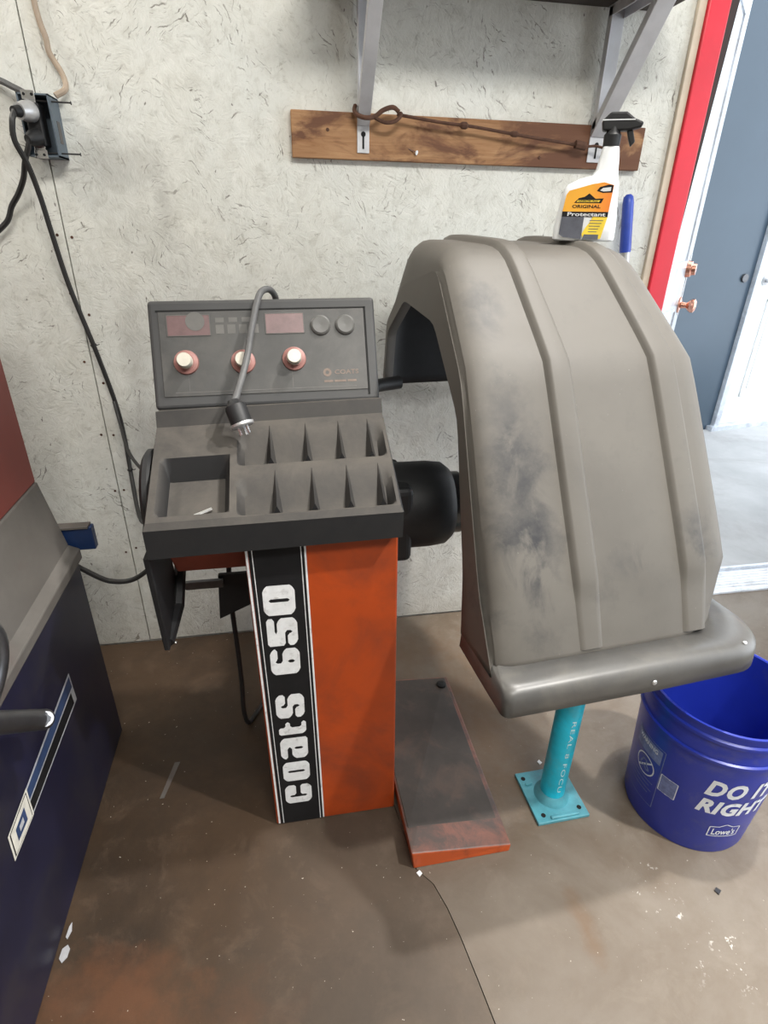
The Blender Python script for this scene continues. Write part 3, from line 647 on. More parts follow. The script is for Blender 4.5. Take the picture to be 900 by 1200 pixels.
tray = tr.build('weight_tray', M['tray'], wbz, smooth=35)
for (a, b), fx in (((0.585, 0.93), (-0.026, 0.038, 0.098, 0.152)), ((0.085, 0.43), (-0.020, 0.042, 0.102, 0.157))):
    for x in fx:
        top, base, N_ = [], [], 7
        fin = MB(); L, R_, T_ = [], [], []
        for k in range(N_):
            t_ = a+(b-a)*k/(N_-1); wv = 0.0095*(1-k/(N_-1))+0.0015
            p = plane(x, t_); dd = depth(x, t_)
            L.append(p+Vector((-wv, 0, -dd-0.001))); R_.append(p+Vector((wv, 0, -dd-0.001))); T_.append(p+Vector((0, 0, -0.12*dd+0.001)))
        fin.grid([L, T_]); fin.grid([T_, R_]); fin.add([L[0], R_[0], T_[0]], [(0, 1, 2)])
        fin.build('pocket_divider', M['tray'], tray, smooth=30)
MB().box(-0.022, 0.182, -0.505, -0.43, 0.870, 0.912).build('panel_neck', M['black_plastic'], wbz, bevel=0.006)
# black bulge on the left of the tray
sb = MB().lathe([(0.0, 0.0), (0.085, 0.0), (0.088, 0.004), (0.088, 0.012), (0.080, 0.018), (0.0, 0.019)], (-0.2275, -0.585, 0.775), (-1, 0, 0), 32)
sb.build('side_cap', M['black_plastic'], wbz, smooth=30)
# side rack of black straps
rk = MB().prism([(-0.2375, -0.735, 0.735), (-0.2375, -0.600, 0.735), (-0.2375, -0.575, 0.60), (-0.2375, -0.690, 0.530), (-0.2375, -0.715, 0.530)], (0.010, 0, 0))
rack = rk.build('side_rack', M['black_plastic'], wbz, bevel=0.002)
MB().tube([(-0.232, -0.700, 0.537), (-0.222, -0.62, 0.56), (-0.220, -0.52, 0.635), (-0.218, -0.44, 0.72)], 0.011, 6).build('rear_strap', M['black_plastic'], rack)
MB().box(-0.228, -0.150, -0.512, -0.503, 0.522, 0.540, M=Matrix.Rotation(0, 4, 'Z')).build('cross_strap', M['gunmetal'], rack)
MB().prism([(-0.160, -0.50, 0.545), (-0.0815, -0.50, 0.545), (-0.0815, -0.50, 0.470), (-0.168, -0.50, 0.430)], (0, 0.012, 0)).build('corner_plate', M['black_plastic'], rack, bevel=0.002)

# ---- control panel, tilted
pb, pt = Vector((-0.0215, -0.500, 0.915)), Vector((-0.0235, -0.422, 1.096))
up = (pt-pb).normalized(); sd = Vector((1, 0.0, 0.016)).normalized(); nr = sd.cross(up).normalized()    # nr points to the room
PM = Matrix((sd, up, nr)).transposed().to_4x4(); PM.translation = pb
PW, PH = 0.2085, (pt-pb).length
pan = MB().box(-PW, PW, 0.0, PH, -0.040, 0.0, M=PM).build('control_panel', M['panel_frame'], wbz, bevel=0.007, bseg=3)
MB().box(-PW+0.018, PW-0.022, 0.022, PH-0.022, 0.0, 0.0016, M=PM).build('panel_face', M['panel_face'], pan, bevel=0.0006)
gr = MB()
for a, b, c, d in ((-PW+0.014, PW-0.018, PH-0.022, PH-0.0185), (PW-0.022, PW-0.018, 0.012, PH-0.0185)):
    gr.box(a, b, c, d, 0.0, 0.0006, M=PM)
gr.build('shadow_gap', M['hole'], pan)
def pxy(x, y): return x, y
for x, y, ww in ((-0.138, 0.150, 0.075), (0.036, 0.150, 0.070)):
    MB().box(x-ww/2, x+ww/2, y-0.018, y+0.018, 0.0016, 0.0026, M=PM).build('display_window', M['red_window'], pan, bevel=0.0004)
    ln = MB()
    for a, b, c, d in ((-ww/2-.001, ww/2+.001, -.019, -.018), (-ww/2-.001, ww/2+.001, .018, .019), (-ww/2-.001, -ww/2, -.019, .019), (ww/2, ww/2+.001, -.019, .019)):
        ln.box(x+a, x+b, y+c, y+d, 0.0016, 0.0029, M=PM)
    ln.build('window_border', M['panel_line'], pan)
MB().lathe([(0, 0), (0.017, 0), (0.017, 0.0004), (0, 0.0004)], PM @ Vector((-0.126, 0.157, 0.0027)), nr, 24).build('wiped_patch', M['panel_line'], pan)
ln = MB()
for k in range(4): ln.box(-0.090+k*0.021, -0.0755+k*0.021, 0.134, 0.150, 0.0016, 0.0019, M=PM)
for k in range(3): ln.box(-0.090+k*0.024, -0.0745+k*0.024, 0.1545, 0.163, 0.0016, 0.0019, M=PM)
ln.box(-0.17, 0.165, 0.0285, 0.0295, 0.0016, 0.0019, M=PM)
ln.box(-0.145, -0.1445, 0.031, 0.066, 0.0016, 0.0019, M=PM).box(0.0435, 0.0445, 0.031, 0.066, 0.0016, 0.0019, M=PM)
ln.build('printed_marks', M['panel_line'], pan)
for x, y in ((-0.147, 0.0835), (-0.045, 0.0815), (0.049, 0.0835)):
    o = MB().lathe([(0, 0), (0.0225, 0), (0.0215, 0.005), (0.0150, 0.0075), (0.0150, 0.010), (0, 0.010)], PM @ Vector((x, y, 0.0016)), nr, 28).build('control_knob', M['knob_skirt'], pan, smooth=30)
    MB().lathe([(0, 0), (0.0135, 0), (0.0130, 0.016), (0.0118, 0.0185), (0, 0.0185)], PM @ Vector((x, y, 0.0116)), nr, 28).build('knob_cap', M['ivory'], o, smooth=30)
for x in (0.103, 0.150):
    MB().lathe([(0, 0), (0.0190, 0), (0.0185, 0.004), (0.0150, 0.0062), (0.0105, 0.0058), (0, 0.0048)], PM @ Vector((x, 0.1445, 0.0016)), nr, 28).build('push_button', M['button'], pan, smooth=30)
lg = MB().lathe([(0.0035, 0), (0.0078, 0), (0.0078, 0.0004), (0.0035, 0.0004)], PM @ Vector((0.110, 0.056, 0.0016)), nr, 20)
v2, f2 = text_bm('COATS', 0.046, 0.0085, 0.02)
lg.add([PM @ Vector((0.124+a, 0.052+b, 0.0020)) for a, b in v2], f2)
for a_, b_ in ((0.103, 0.017), (0.123, 0.022), (0.148, 0.017)):       # worn, unreadable second line
    lg.box(a_, a_+b_, 0.0375, 0.0415, 0.0016, 0.0020, M=PM)
lg.build('panel_print', M['panel_logo'], pan)

# ---- spindle housing
SY, SZ = -0.45, 0.662
hs = MB().lathe([(0, 0), (0.094, 0.0), (0.097, 0.012), (0.097, 0.115), (0.093, 0.150), (0.080, 0.166), (0, 0.168)], (0.188, SY, SZ), (1, 0, 0), 40)
hs = hs.build('spindle_housing', M['black_plastic'], wbz, smooth=35)
MB().box(0.188, 0.255, SY-0.094, SY+0.09, SZ-0.094, SZ+0.080).build('housing_box', M['black_plastic'], hs, bevel=0.014, bseg=3)
MB().lathe([(0, 0), (0.070, 0.0), (0.070, 0.022), (0.064, 0.026), (0.030, 0.03), (0, 0.03)], (0.356, SY, SZ), (1, 0, 0), 36).build('backing_flange', M['gunmetal'], wbz, smooth=35)
sp = MB().tube([(0.386, SY, SZ), (0.60, SY, SZ)], 0.019, 20).build('spindle_shaft', M['zinc'], wbz, smooth=40)
MB().lathe([(0.0195, 0), (0.055, 0), (0.050, 0.03), (0.0195, 0.06)], (0.40, SY, SZ), (1, 0, 0), 28).build('centring_cone', M['gunmetal'], sp, smooth=40)
MB().tube([(0.150, -0.41, 0.82), (0.170, -0.30, 0.862), (0.225, -0.235, 0.878), (0.285, -0.215, 0.880)], 0.016, 12).build('guard_arm', M['black_plastic'], wbz, smooth=40)

# ---- wheel guard: arched shell lofted from an outer and an inner profile
ph = math.radians(5.0); GU = Vector((math.cos(ph), math.sin(ph), 0)); GV = Vector((-math.sin(ph), math.cos(ph), 0)); GO = Vector((0.30, -0.77, 0))
def gp(u_, v_, z_): return GO+GU*u_+GV*v_+Vector((0, 0, z_))
Mp = [(.600, .866), (.600, 1.050), (.500, 1.200), (.250, 1.192), (.098, 1.020), (-.076, .690), (-.134, .566)]
Sp = [(.592, .868), (.565, 1.020), (.450, 1.110), (.245, 1.155), (.098, .995), (-.048, .672), (-.128, .556)]
Ip = [(.580, .870), (.555, 1.000), (.430, 1.083), (.245, 1.065), (.100, .930), (.020, .670), (.003, .545)]
Wp = [.43, .43, .42, .40, .475, .500, .490]
SUB = 9
def samp(L, smooth=2):
    out = []
    for i in range(len(L)-1):
        for k in range(SUB):
            t_ = k/SUB
            a, b = L[i], L[i+1]
            out.append(tuple(p+(q-p)*t_ for p, q in zip(a, b)) if isinstance(a, tuple) else a+(b-a)*t_)
    out.append(L[-1])
    for _ in range(smooth):
        n_ = list(out)
        for i in range(1, len(out)-1):
            n_[i] = tuple((p+2*q+r)/4 for p, q, r in zip(out[i-1], out[i], out[i+1])) if isinstance(out[0], tuple) else (out[i-1]+2*out[i]+out[i+1])/4
        out = n_
    return out
def samp_m(L):
    out = samp(L, 0)
    for _ in range(3):                              # round only the crown; keep the two front folds crisp
        n_ = list(out)
        for i in range(1, int(3.55*SUB)): n_[i] = tuple((p+2*q+r)/4 for p, q, r in zip(out[i-1], out[i], out[i+1]))
        out = n_
    return out
mS, sS, iS, wS = samp_m(Mp), samp(Sp, 1), samp(Ip, 1), samp(Wp, 4)
RC = 0.052
def guard_row(i):
    m_, s_, n_, W_ = mS[i], sS[i], iS[i], wS[i]
    row = [gp(0.022, *n_), gp(0.0, *n_), gp(0.0, *[(a+b)/2 for a, b in zip(n_, s_)])]
    # inward step for the rounded shoulder
    j0, j1 = max(0, i-1), min(len(mS)-1, i+1)
    tv = Vector((mS[j1][0]-mS[j0][0], mS[j1][1]-mS[j0][1])).normalized(); inn = Vector((-tv.y, tv.x))
    cen = Vector((.30, .66)); 
    if inn.dot(cen-Vector(m_)) < 0: inn = -inn
    s2 = Vector(s_)
    if (Vector(m_)-s2).dot(-inn) < 0.018: s2 = Vector(m_)+inn*0.018
    row.append(gp(0.0005, *s_)); g_ = Vector(s_)+inn*0.007; row.append(gp(0.005, g_.x, g_.y))
    fr_ = max(0.0, (i-5*SUB)/SUB)                      # foot of the guard swings back at its right corner
    def bk(uu): return 0.062*fr_*max(0.0, min(1.0, (uu-(W_-.13))/.13))**2
    for k in range(7):
        a = math.pi/2*k/6
        p = s2+(Vector(m_)-s2)*math.sin(a)
        row.append(gp(0.010+RC*(1-math.cos(a)), p.x, p.y))
    for k in range(1, 15):
        uu = 0.010+RC+(W_-2*RC-0.010)*k/15
        row.append(gp(uu, m_[0]+bk(uu), m_[1]))
    e2 = Vector(m_)+inn*0.045
    for k in range(7):
        a = math.pi/2*(1-k/6)
        p = e2+(Vector(m_)-e2)*math.sin(a)
        uu = W_-RC*(1-math.cos(a)); row.append(gp(uu, p.x+bk(uu), p.y))
    q = Vector(m_)+inn*0.085
    row.append(gp(W_+0.004, q.x+bk(W_), q.y))
    return row
gd = MB().grid([guard_row(i) for i in range(len(mS))]).build('wheel_guard', [M['hood'], M['black_plastic']], wbz, smooth=24, solid=0.004, flip=True)
gd.modifiers['solid'].material_offset = 1
def band(prof_ua, prof_ub, i0, i1, hgt, name):
    """raised rib following the guard's profile"""
    rws = []
    for i in range(i0, i1+1):
        m_ = Vector(mS[i]); j0, j1 = max(0, i-1), min(len(mS)-1, i+1)
        tv = Vector((mS[j1][0]-mS[j0][0], mS[j1][1]-mS[j0][1])).normalized(); o_ = Vector((tv.y, -tv.x))
        if o_.dot(m_-Vector((.30, .66))) < 0: o_ = -o_
        f = i/(len(mS)-1)
        ua = prof_ua[i]; ub = prof_ub[i]; k = min(1.0, (i-i0)/2) * (1.0 if i < 5*SUB else max(0.35, 1-(i-5*SUB)/4))
        h_ = hgt*max(0.05, k); e = 0.009
        pr = [(ua-e, -0.0015), (ua-e*.45, h_*.35), (ua, h_*.92), (ua+.004, h_), ((ua+ub)/2, h_*1.03), (ub-.004, h_), (ub, h_*.92), (ub+e*.45, h_*.35), (ub+e, -0.0015)]
        rws.append([gp(uu, *(m_+o_*hh)) for uu, hh in pr])
    return MB().grid(rws).build(name, M['hood'], gd, smooth=50)
N = len(mS)-1
band(samp([.085, .090, .105, .128, .155, .166, .17], 4), samp([.115, .120, .135, .158, .192, .202, .20], 4), 2, N-1, 0.010, 'rib')
band(samp([.255, .260, .278, .305, .362, .382, .38], 4), samp([.285, .290, .306, .335, .402, .425, .41], 4), 2, N-1, 0.010, 'rib')
# base lip: flat rimmed tray edge round the foot of the guard
def rc(c, r, a0, a1, n_=7): return [(c[0]+r*math.cos(math.radians(a0+(a1-a0)*k/n_)), c[1]+r*math.sin(math.radians(a0+(a1-a0)*k/n_))) for k in range(n_+1)]
outer = [(0.0, 0.0), (0.0, -0.09)]+rc((0.016, -0.168), 0.016, 180, 270)+[(0.15, -0.186), (0.30, -0.188)]+rc((0.455, -0.112), 0.075, 270, 360, 9)+[(0.528, 0.02)]
inner = [(0.02, 0.0), (0.02, -0.08)]+[(0.022+0.006*k, -0.100-0.0035*k) for k in range(8)]+[(0.15, -0.126), (0.30, -0.126)]+[(0.37+0.0125*k, -0.122+0.0085*k) for k in range(10)]+[(0.488, 0.02)]
lp = MB(); rws = []
for (ou, ov), (iu, iv) in zip(outer, inner):
    d_ = Vector((iu-ou, iv-ov)); d_.normalize()
    rws.append([gp(iu, iv, 0.574), gp(ou+d_.x*0.026, ov+d_.y*0.026, 0.570), gp(ou+d_.x*0.012, ov+d_.y*0.012, 0.5675), gp(ou+d_.x*0.003, ov+d_.y*0.003, 0.559), gp(ou, ov, 0.548), gp(ou-d_.x*0.002, ov-d_.y*0.002, 0.519), gp(ou+d_.x*0.002, ov+d_.y*0.002, 0.5165), gp(ou+d_.x*0.008, ov+d_.y*0.008, 0.519)])
lipo = lp.grid(rws).build('base_lip', M['lip'], gd, smooth=60, solid=0.003)
MB().lathe([(0, 0), (0.005, 0), (0.004, 0.002), (0, 0.003)], gp(0.275, -0.1885, 0.538), -GV, 12).build('rivet', M['zinc'], gd, smooth=True)
MB().lathe([(0, 0), (0.0035, 0), (0.003, 0.002), (0, 0.0025)], gp(0.47, -0.17, 0.5695), (0, 0, 1), 12).build('rivet', M['bottle'], gd, smooth=True)

# ------------------------------------------------------------------ grey cord with plug over the panel
gc = thing('plug_cord', 'grey cord with black round plug draped over the control panel onto the tray', 'cord', (-0.05, -0.55, 0.95))
pe = Vector((-0.082, -0.590, 0.945))
pts = [(-0.005, -0.365, 1.03), (0.0, -0.372, 1.085), (-0.010, -0.400, 1.1085), (-0.026, -0.428, 1.108), (-0.036, -0.452, 1.088), (-0.047, -0.476, 1.05), (-0.058, -0.505, 1.005), (-0.070, -0.540, 0.972), tuple(pe)]
MB().tube(arc(pts, 8), 0.0062, 10).build('cord', M['cord_grey'], gc, smooth=True)
pd = Vector((0.30, -0.42, -0.86)).normalized()
pg = MB().lathe([(0, -0.006), (0.009, -0.006), (0.012, 0.0), (0.017, 0.004), (0.0185, 0.010), (0.0185, 0.036), (0.0, 0.036)], pe, pd, 24).build('plug_body', M['black_plastic'], gc, smooth=35)
MB().lathe([(0.0, 0), (0.0205, 0.0), (0.0205, 0.004), (0.019, 0.006), (0, 0.006)], pe+pd*0.0362, pd, 24).build('plug_rim', M['zinc'], pg, smooth=35)
sx_ = pd.orthogonal().normalized(); sy_ = pd.cross(sx_)
for a in (0.4, 2.5, 4.6):
    q = pe+pd*0.042+(sx_*math.cos(a)+sy_*math.sin(a))*0.0085
    MB().tube([q, q+pd*0.014], 0.0028, 6).build('prong', M['chrome'], pg)
sc = tag(MB().tube([(-0.155, -0.700, 0.789), (-0.128, -0.684, 0.7925)], 0.0034, 8).build('steel_pin', M['chrome'], smooth=True), 'small steel pin lying in the tool well of the tray', 'pin')

# ------------------------------------------------------------------ spray bottle on the guard
sbx, sby, sbz = 0.597, -0.43, 1.2015
sp_ = thing('spray_bottle', 'white spray bottle with orange label and black trigger on the wheel guard', 'bottle', (sbx, sby, sbz))
bx_ = Vector((0.90, -0.42, 0)).normalized(); by_ = Vector((0.42, 0.90, 0)).normalized()
SM = Matrix((bx_, by_, Vector((0, 0, 1)))).transposed().to_4x4(); SM.translation = Vector((sbx, sby, sbz)); SM = SM @ Matrix.Diagonal((1.10, 0.95, 0.79, 1.0))
def sect(xa, xb, d, z, n_=20):
    c, rx = (xa+xb)/2, (xb-xa)/2; out = []
    for k in range(n_):
        a = 2*math.pi*k/n_; ca, sa = math.cos(a), math.sin(a)
        out.append(SM @ Vector((c+rx*math.copysign(abs(ca)**0.55, ca), d*math.copysign(abs(sa)**0.6, sa), z)))
    return out
secs = [(-.050, .046, .022, 0.0), (-.054, .050, .026, .004), (-.054, .050, .027, .03), (-.050, .047, .027, .07), (-.046, .044, .026, .108), (-.040, .043, .025, .120), (-.022, .041, .022, .132), (-.004, .039, .019, .138), (.002, .038, .018, .150), (.005, .036, .0165, .175), (.007, .034, .0145, .192), (.008, .033, .0135, .196)]
bm_ = MB(); rr = [sect(*q) for q in secs]
for i in range(len(rr)-1):
    pass
n_ = 20; vs_ = [p for r in rr for p in r]
fs_ = [(i*n_+k, i*n_+(k+1) % n_, (i+1)*n_+(k+1) % n_, (i+1)*n_+k) for i in range(len(rr)-1) for k in range(n_)]+[tuple(range(n_-1, -1, -1)), tuple(range((len(rr)-1)*n_, len(rr)*n_))]
body = bm_.add(vs_, fs_).build('bottle_body', M['bottle'], sp_, smooth=50)
def sp2(x, y, z): return SM @ Vector((x, y, z))
MB().lathe([(0, 0), (0.0145, 0), (0.0150, 0.018), (0.012, 0.022), (0.010, 0.034), (0, 0.034)], sp2(.020, 0, .196), (0, 0, 1), 20).build('collar', M['black_plastic'], sp_, smooth=35)
hd = MB().prism([sp2(*q) for q in ((.003, -.011, .226), (.042, -.011, .226), (.062, -.011, .232), (.064, -.011, .242), (.050, -.011, .249), (.036, -.011, .262), (.012, -.011, .262), (.000, -.011, .246))], by_*0.022)
hd.build('spray_head', M['black_plastic'], sp_, bevel=0.003)
MB().box(.0, .050, -.0118, .0118, .2455, .2475, M=SM).build('head_line', M['bottle'], sp_)
MB().prism([sp2(*q) for q in ((.040, -.005, .228), (.050, -.005, .228), (.056, -.005, .205), (.050, -.005, .195), (.046, -.005, .207))], by_*0.010).build('trigger', M['black_plastic'], sp_, bevel=0.002)
LY = -0.0278
def lab(poly, mt, name, y=LY, parent=None):
    return MB().add([sp2(a, y, b) for a, b in poly], [tuple(range(len(poly)))]).build(name, M[mt] if isinstance(mt, str) else mt, parent)
lb_ = lab([(-.043, .062), (.032, .062), (.034, .118), (.018, .124), (.000, .120), (-.036, .106), (-.040, .098)], 'label_orange', 'label', LY, body)
lab([(-.043, .052), (.032, .052), (.032, .063), (-.043, .063)], 'label_black', 'label_band', LY-.0002, body)
lab([(-.044, .014), (-.036, .008), (-.006, .004), (-.006, .052), (-.043, .052)], 'label_grey', 'label_picture', LY, body)
lab([(-.006, .016), (-.002, .004), (.026, .006), (.032, .052), (.008, .052), (.004, .040), (-.001, .030)], 'label_yellow', 'label_text_block', LY-.0001, body)
lab([(-.004, .004), (.022, .004), (.022, .015), (-.002, .015)], 'label_grey', 'label_badge', LY-.0003, body)
lab([(.008, .106), (.012, .114), (.026, .119), (.033, .118), (.033, .103), (.018, .102)], 'label_black', 'corner_badge', LY-.0002, body)
lab([(.013, .107), (.017, .112), (.030, .114), (.030, .106), (.019, .105)], 'label_white', 'corner_badge_print', LY-.0004, body)
lab([(-.026, .081), (.018, .081), (.021, .091), (.008, .090), (.003, .095), (-.003, .101), (-.010, .094), (-.019, .091)], 'label_black', 'emblem', LY-.0002, body)
lab([(-.022, .083), (.014, .083), (.016, .087), (-.020, .087)], 'label_yellow', 'emblem_stripe', LY-.0004, body)
for tx, x0_, z0_, ww, hh, mt in (('ORIGINAL', -.028, .0705, .046, .007, 'label_black'), ('Protectant', -.034, .0535, .062, .0082, 'label_white'), ('ARMOR ALL', -.020, .0835, .033, .0032, 'label_black')):
    v2, f2 = text_bm(tx, ww, hh, 0.02)
    MB().add([sp2(x0_+a, LY-.0006, z0_+b) for a, b in v2], f2).build('label_text', M[mt], body)
tl_ = MB()
for k in range(5): tl_.box(.004, .026-.002*k, LY-.0004, LY-.0002, .044-.006*k, .0455-.006*k, M=SM)
tl_.build('label_lines', M['label_grey'], body)

# ------------------------------------------------------------------ broom handle leaning on the wall
bh = thing('broom_handle', 'grey pole with blue plastic grip leaning on the wall beside the red trim', 'broom', (1.02, -0.20, 0))
bt, bb_ = Vector((0.912, -0.030, 1.305)), Vector((1.03, -0.16, 0.012)); bd = (bt-bb_).normalized()
MB().tube([bb_, bt-bd*0.135], 0.0125, 14).build('pole', M['zinc'], bh, smooth=40)
MB().tube([bt-bd*0.137, bt-bd*0.132, bt-bd*0.02, bt-bd*0.006, bt], [0.0135, 0.0145, 0.0140, 0.0120, 0.006], 14).build('grip', M['blue_grip'], bh, smooth=40)
MB().box(0.90, 1.16, -0.185, -0.135, 0.001, 0.012).build('broom_foot', M['black_plastic'], bh, bevel=0.003)

# ------------------------------------------------------------------ bucket
BC = Vector((0.888, -0.802, 0.0))
bk = thing('bucket', 'blue plastic bucket with white lettering standing on the concrete floor', 'bucket', BC)
R0, R1, BH = 0.131, 0.149, 0.368
def bR(z): return R0+(R1-R0)*min(1, z/(BH-0.06))*0.92
prof = [(0.0, 0.004), (0.118, 0.004), (0.122, 0.0), (R0-.002, 0.0), (R0, 0.006), (bR(.25), .25), (bR(.28), .282), (bR(.28)+.006, .284), (bR(.28)+.0065, .291), (bR(.3)+.001, .293), (bR(.335), .333), (bR(.335)+.005, .336), (bR(.335)+.005, .343), (bR(.35)+.001, .346), (R1, .360), (R1+.003, .362), (R1+.003, .3675), (R1-.001, .3685), (R1-.004, .366), (R1-.005, .35), (bR(.25)-.004, .25), (R0-.006, .012), (0.0, 0.010)]
bkb = MB().lathe(prof, BC, (0, 0, 1), 72).build('bucket_body', M['bucket'], bk, smooth=35)
def wrap(vs2, fs2, ang0, z0, mt, name, off=0.0006):
    """print wrapped round the bucket; x runs to the right as seen from outside"""
    vs3 = []
    for a, b in vs2:
        z = z0+b; r = bR(z)+off; th_ = math.radians(ang0)+a/bR(z0)
        vs3.append(BC+Vector((r*math.cos(th_), r*math.sin(th_), z)))
    return MB().add(vs3, fs2).build(name, M[mt], bkb, recalc=False)
def rect(w_, h_, nx=8, ny=2):
    vs = [(w_*i/nx, h_*j/ny) for j in range(ny+1) for i in range(nx+1)]
    return vs, [(j*(nx+1)+i, j*(nx+1)+i+1, (j+1)*(nx+1)+i+1, (j+1)*(nx+1)+i) for j in range(ny) for i in range(nx)]
v2, f2 = text_bm('DO IT', 0.140, 0.047, 0.045, 0.22, 1.13); wrap(v2, f2, -126.5, 0.188, 'bucket_print', 'print_do_it')
v2, f2 = text_bm('RIGHT', 0.152, 0.043, 0.045, 0.22, 1.08); wrap(v2, f2, -128.5, 0.134, 'bucket_print', 'print_right')
v2, f2 = text_bm("Lowe's", 0.050, 0.021, 0.02); wrap(v2, f2, -108.5, 0.068, 'bucket_print', 'print_shop')
def outline(pts, wd):
    vs, fs = [], []
    for (x0_, y0_), (x1_, y1_) in zip(pts, pts[1:]+pts[:1]):
        L = math.hypot(x1_-x0_, y1_-y0_); nx, ny = -(y1_-y0_)/L*wd/2, (x1_-x0_)/L*wd/2
        k = max(1, int(L/0.012)); b0 = len(vs)
        for i in range(k+1):
            px, py = x0_+(x1_-x0_)*i/k, y0_+(y1_-y0_)*i/k
            vs += [(px+nx, py+ny), (px-nx, py-ny)]
        fs += [(b0+2*i, b0+2*i+1, b0+2*i+3, b0+2*i+2) for i in range(k)]
    return vs, fs
v2, f2 = outline([(0, 0), (.064, 0), (.064, .030), (.046, .032), (.032, .040), (.018, .032), (0, .030)], 0.0022); wrap(v2, f2, -111.5, 0.0635, 'bucket_print', 'print_shop_border')
v2, f2 = rect(0.036, 0.047); wrap(v2, f2, -160, 0.128, 'bucket_faint', 'printed_square', 0.0005)
v2, f2 = outline([(0, 0), (.036, 0), (.036, .047), (0, .047)], 0.0018); wrap(v2, f2, -160, 0.128, 'bucket_print', 'square_border')
v2, f2 = outline([(0, 0), (.084, 0), (.084, .175), (0, .175)], 0.0016); wrap(v2, f2, 163, 0.060, 'bucket_faint', 'warning_border')
v2, f2 = rect(0.080, 0.040, 12); wrap(v2, f2, 164, 0.190, 'bucket_faint', 'warning_band')
v2, f2 = text_bm('WARNING', 0.062, 0.012, 0.02); wrap(v2, f2, 167, 0.212, 'bucket_print', 'warning_text', 0.0009)
circ = [(0.036+0.026*math.cos(a*math.pi/10), 0.1165+0.026*math.sin(a*math.pi/10)) for a in range(20)]
v2, f2 = outline(circ, 0.003); wrap(v2, f2, 166, 0.040, 'bucket_print', 'warning_circle')
v2, f2 = outline([(0.018, 0.098), (0.0545, 0.135), (0.055, 0.1345), (0.019, 0.097)], 0.003); wrap(v2, f2, 166, 0.040, 'bucket_print', 'warning_bar')
# seated child pictogram under the bar: plain strokes
v2, f2 = outline([(.030, .128), (.040, .128), (.040, .118), (.050, .108), (.042, .104), (.034, .112), (.026, .104), (.022, .110)], 0.004); wrap(v2, f2, 166, 0.040, 'bucket_faint', 'warning_figure')
for k in range(4):
    v2, f2 = rect(0.070-0.008*(k % 2), 0.0022, 10, 1); wrap(v2, f2, 165.5, 0.122-0.011*k, 'bucket_faint', 'warning_lines')
for a in (150, -30):
    ea = math.radians(a); q = BC+Vector(((bR(.335)+.003)*math.cos(ea), (bR(.335)+.003)*math.sin(ea), .325))
    MB().lathe([(0, -0.004), (0.014, -0.004), (0.014, 0.004), (0.007, 0.009), (0, 0.009)], q, (math.cos(ea), math.sin(ea), 0), 18).build('handle_ear', M['bucket'], bk, smooth=35)
hw = []
for k in range(25):
    a = math.pi*k/24; side = Vector((math.cos(math.radians(150)), math.sin(math.radians(150)), 0)); out_ = Vector((math.cos(math.radians(60)), math.sin(math.radians(60)), 0))
    hw.append(BC+side*(R1+.011)*math.cos(a)+out_*(R1+.012)*math.sin(a)+Vector((0, 0, .325-.07*math.sin(a))))
MB().tube(hw, 0.0022, 8).build('wire_handle', M['zinc'], bk, smooth=True)

# ------------------------------------------------------------------ turquoise post
pc_ = Vector((0.577, -0.742, 0))
po = thing('floor_post', 'turquoise steel post on bolted square plate under the wheel guard', 'post', pc_)
pa = Matrix.Translation(pc_) @ Matrix.Rotation(math.radians(1.5), 4, 'Z')
pl = MB().box(-.064, .064, -.068, .068, 0.0005, 0.009, M=pa).build('base_plate', M['cyan_dull'], po, bevel=0.0015)
MB().tube([pc_+Vector((0, 0, .009)), pc_+Vector((0, 0, .72))], 0.0285, 28).build('pipe', M['cyan'], po, smooth=40)
MB().lathe([(0.0287, .009), (.041, .009), (.037, .018), (.0287, .028)], pc_, (0, 0, 1), 28).build('weld_collar', M['cyan_dull'], po, smooth=40)
for x, y in ((-.050, .050), (.050, .052), (-.044, -.050), (.048, -.046)):
    MB().lathe([(0, 0), (0.0055, 0), (0.0055, 0.0006), (0, 0.0006)], pa @ Vector((x, y, 0.009)), (0, 0, 1), 12).build('bolt_hole', M['hole'], pl)
MB().box(-.030, .040, -.064, -.056, .009, .014, M=pa).build('weld_bead', M['cyan_dull'], pl, bevel=0.002)
MB().box(-.052, -.034, .030, .036, .009, .013, M=pa).build('weld_bead', M['cyan_dull'], pl, bevel=0.002)
# hand lettering running down the pipe
v2, f2 = text_bm('REAL 8 FOCU', 0.225, 0.0095, 0.0, 0.0, 1.15)
vs3 = []
for a, b in v2:
    th_ = math.radians(-92)+(b-0.00475)/0.029
    vs3.append(pc_+Vector((0.029*math.cos(th_), 0.029*math.sin(th_), 0.275-a)))
MB().add(vs3, f2).build('marker_lettering', M['chalk'], po, recalc=False)

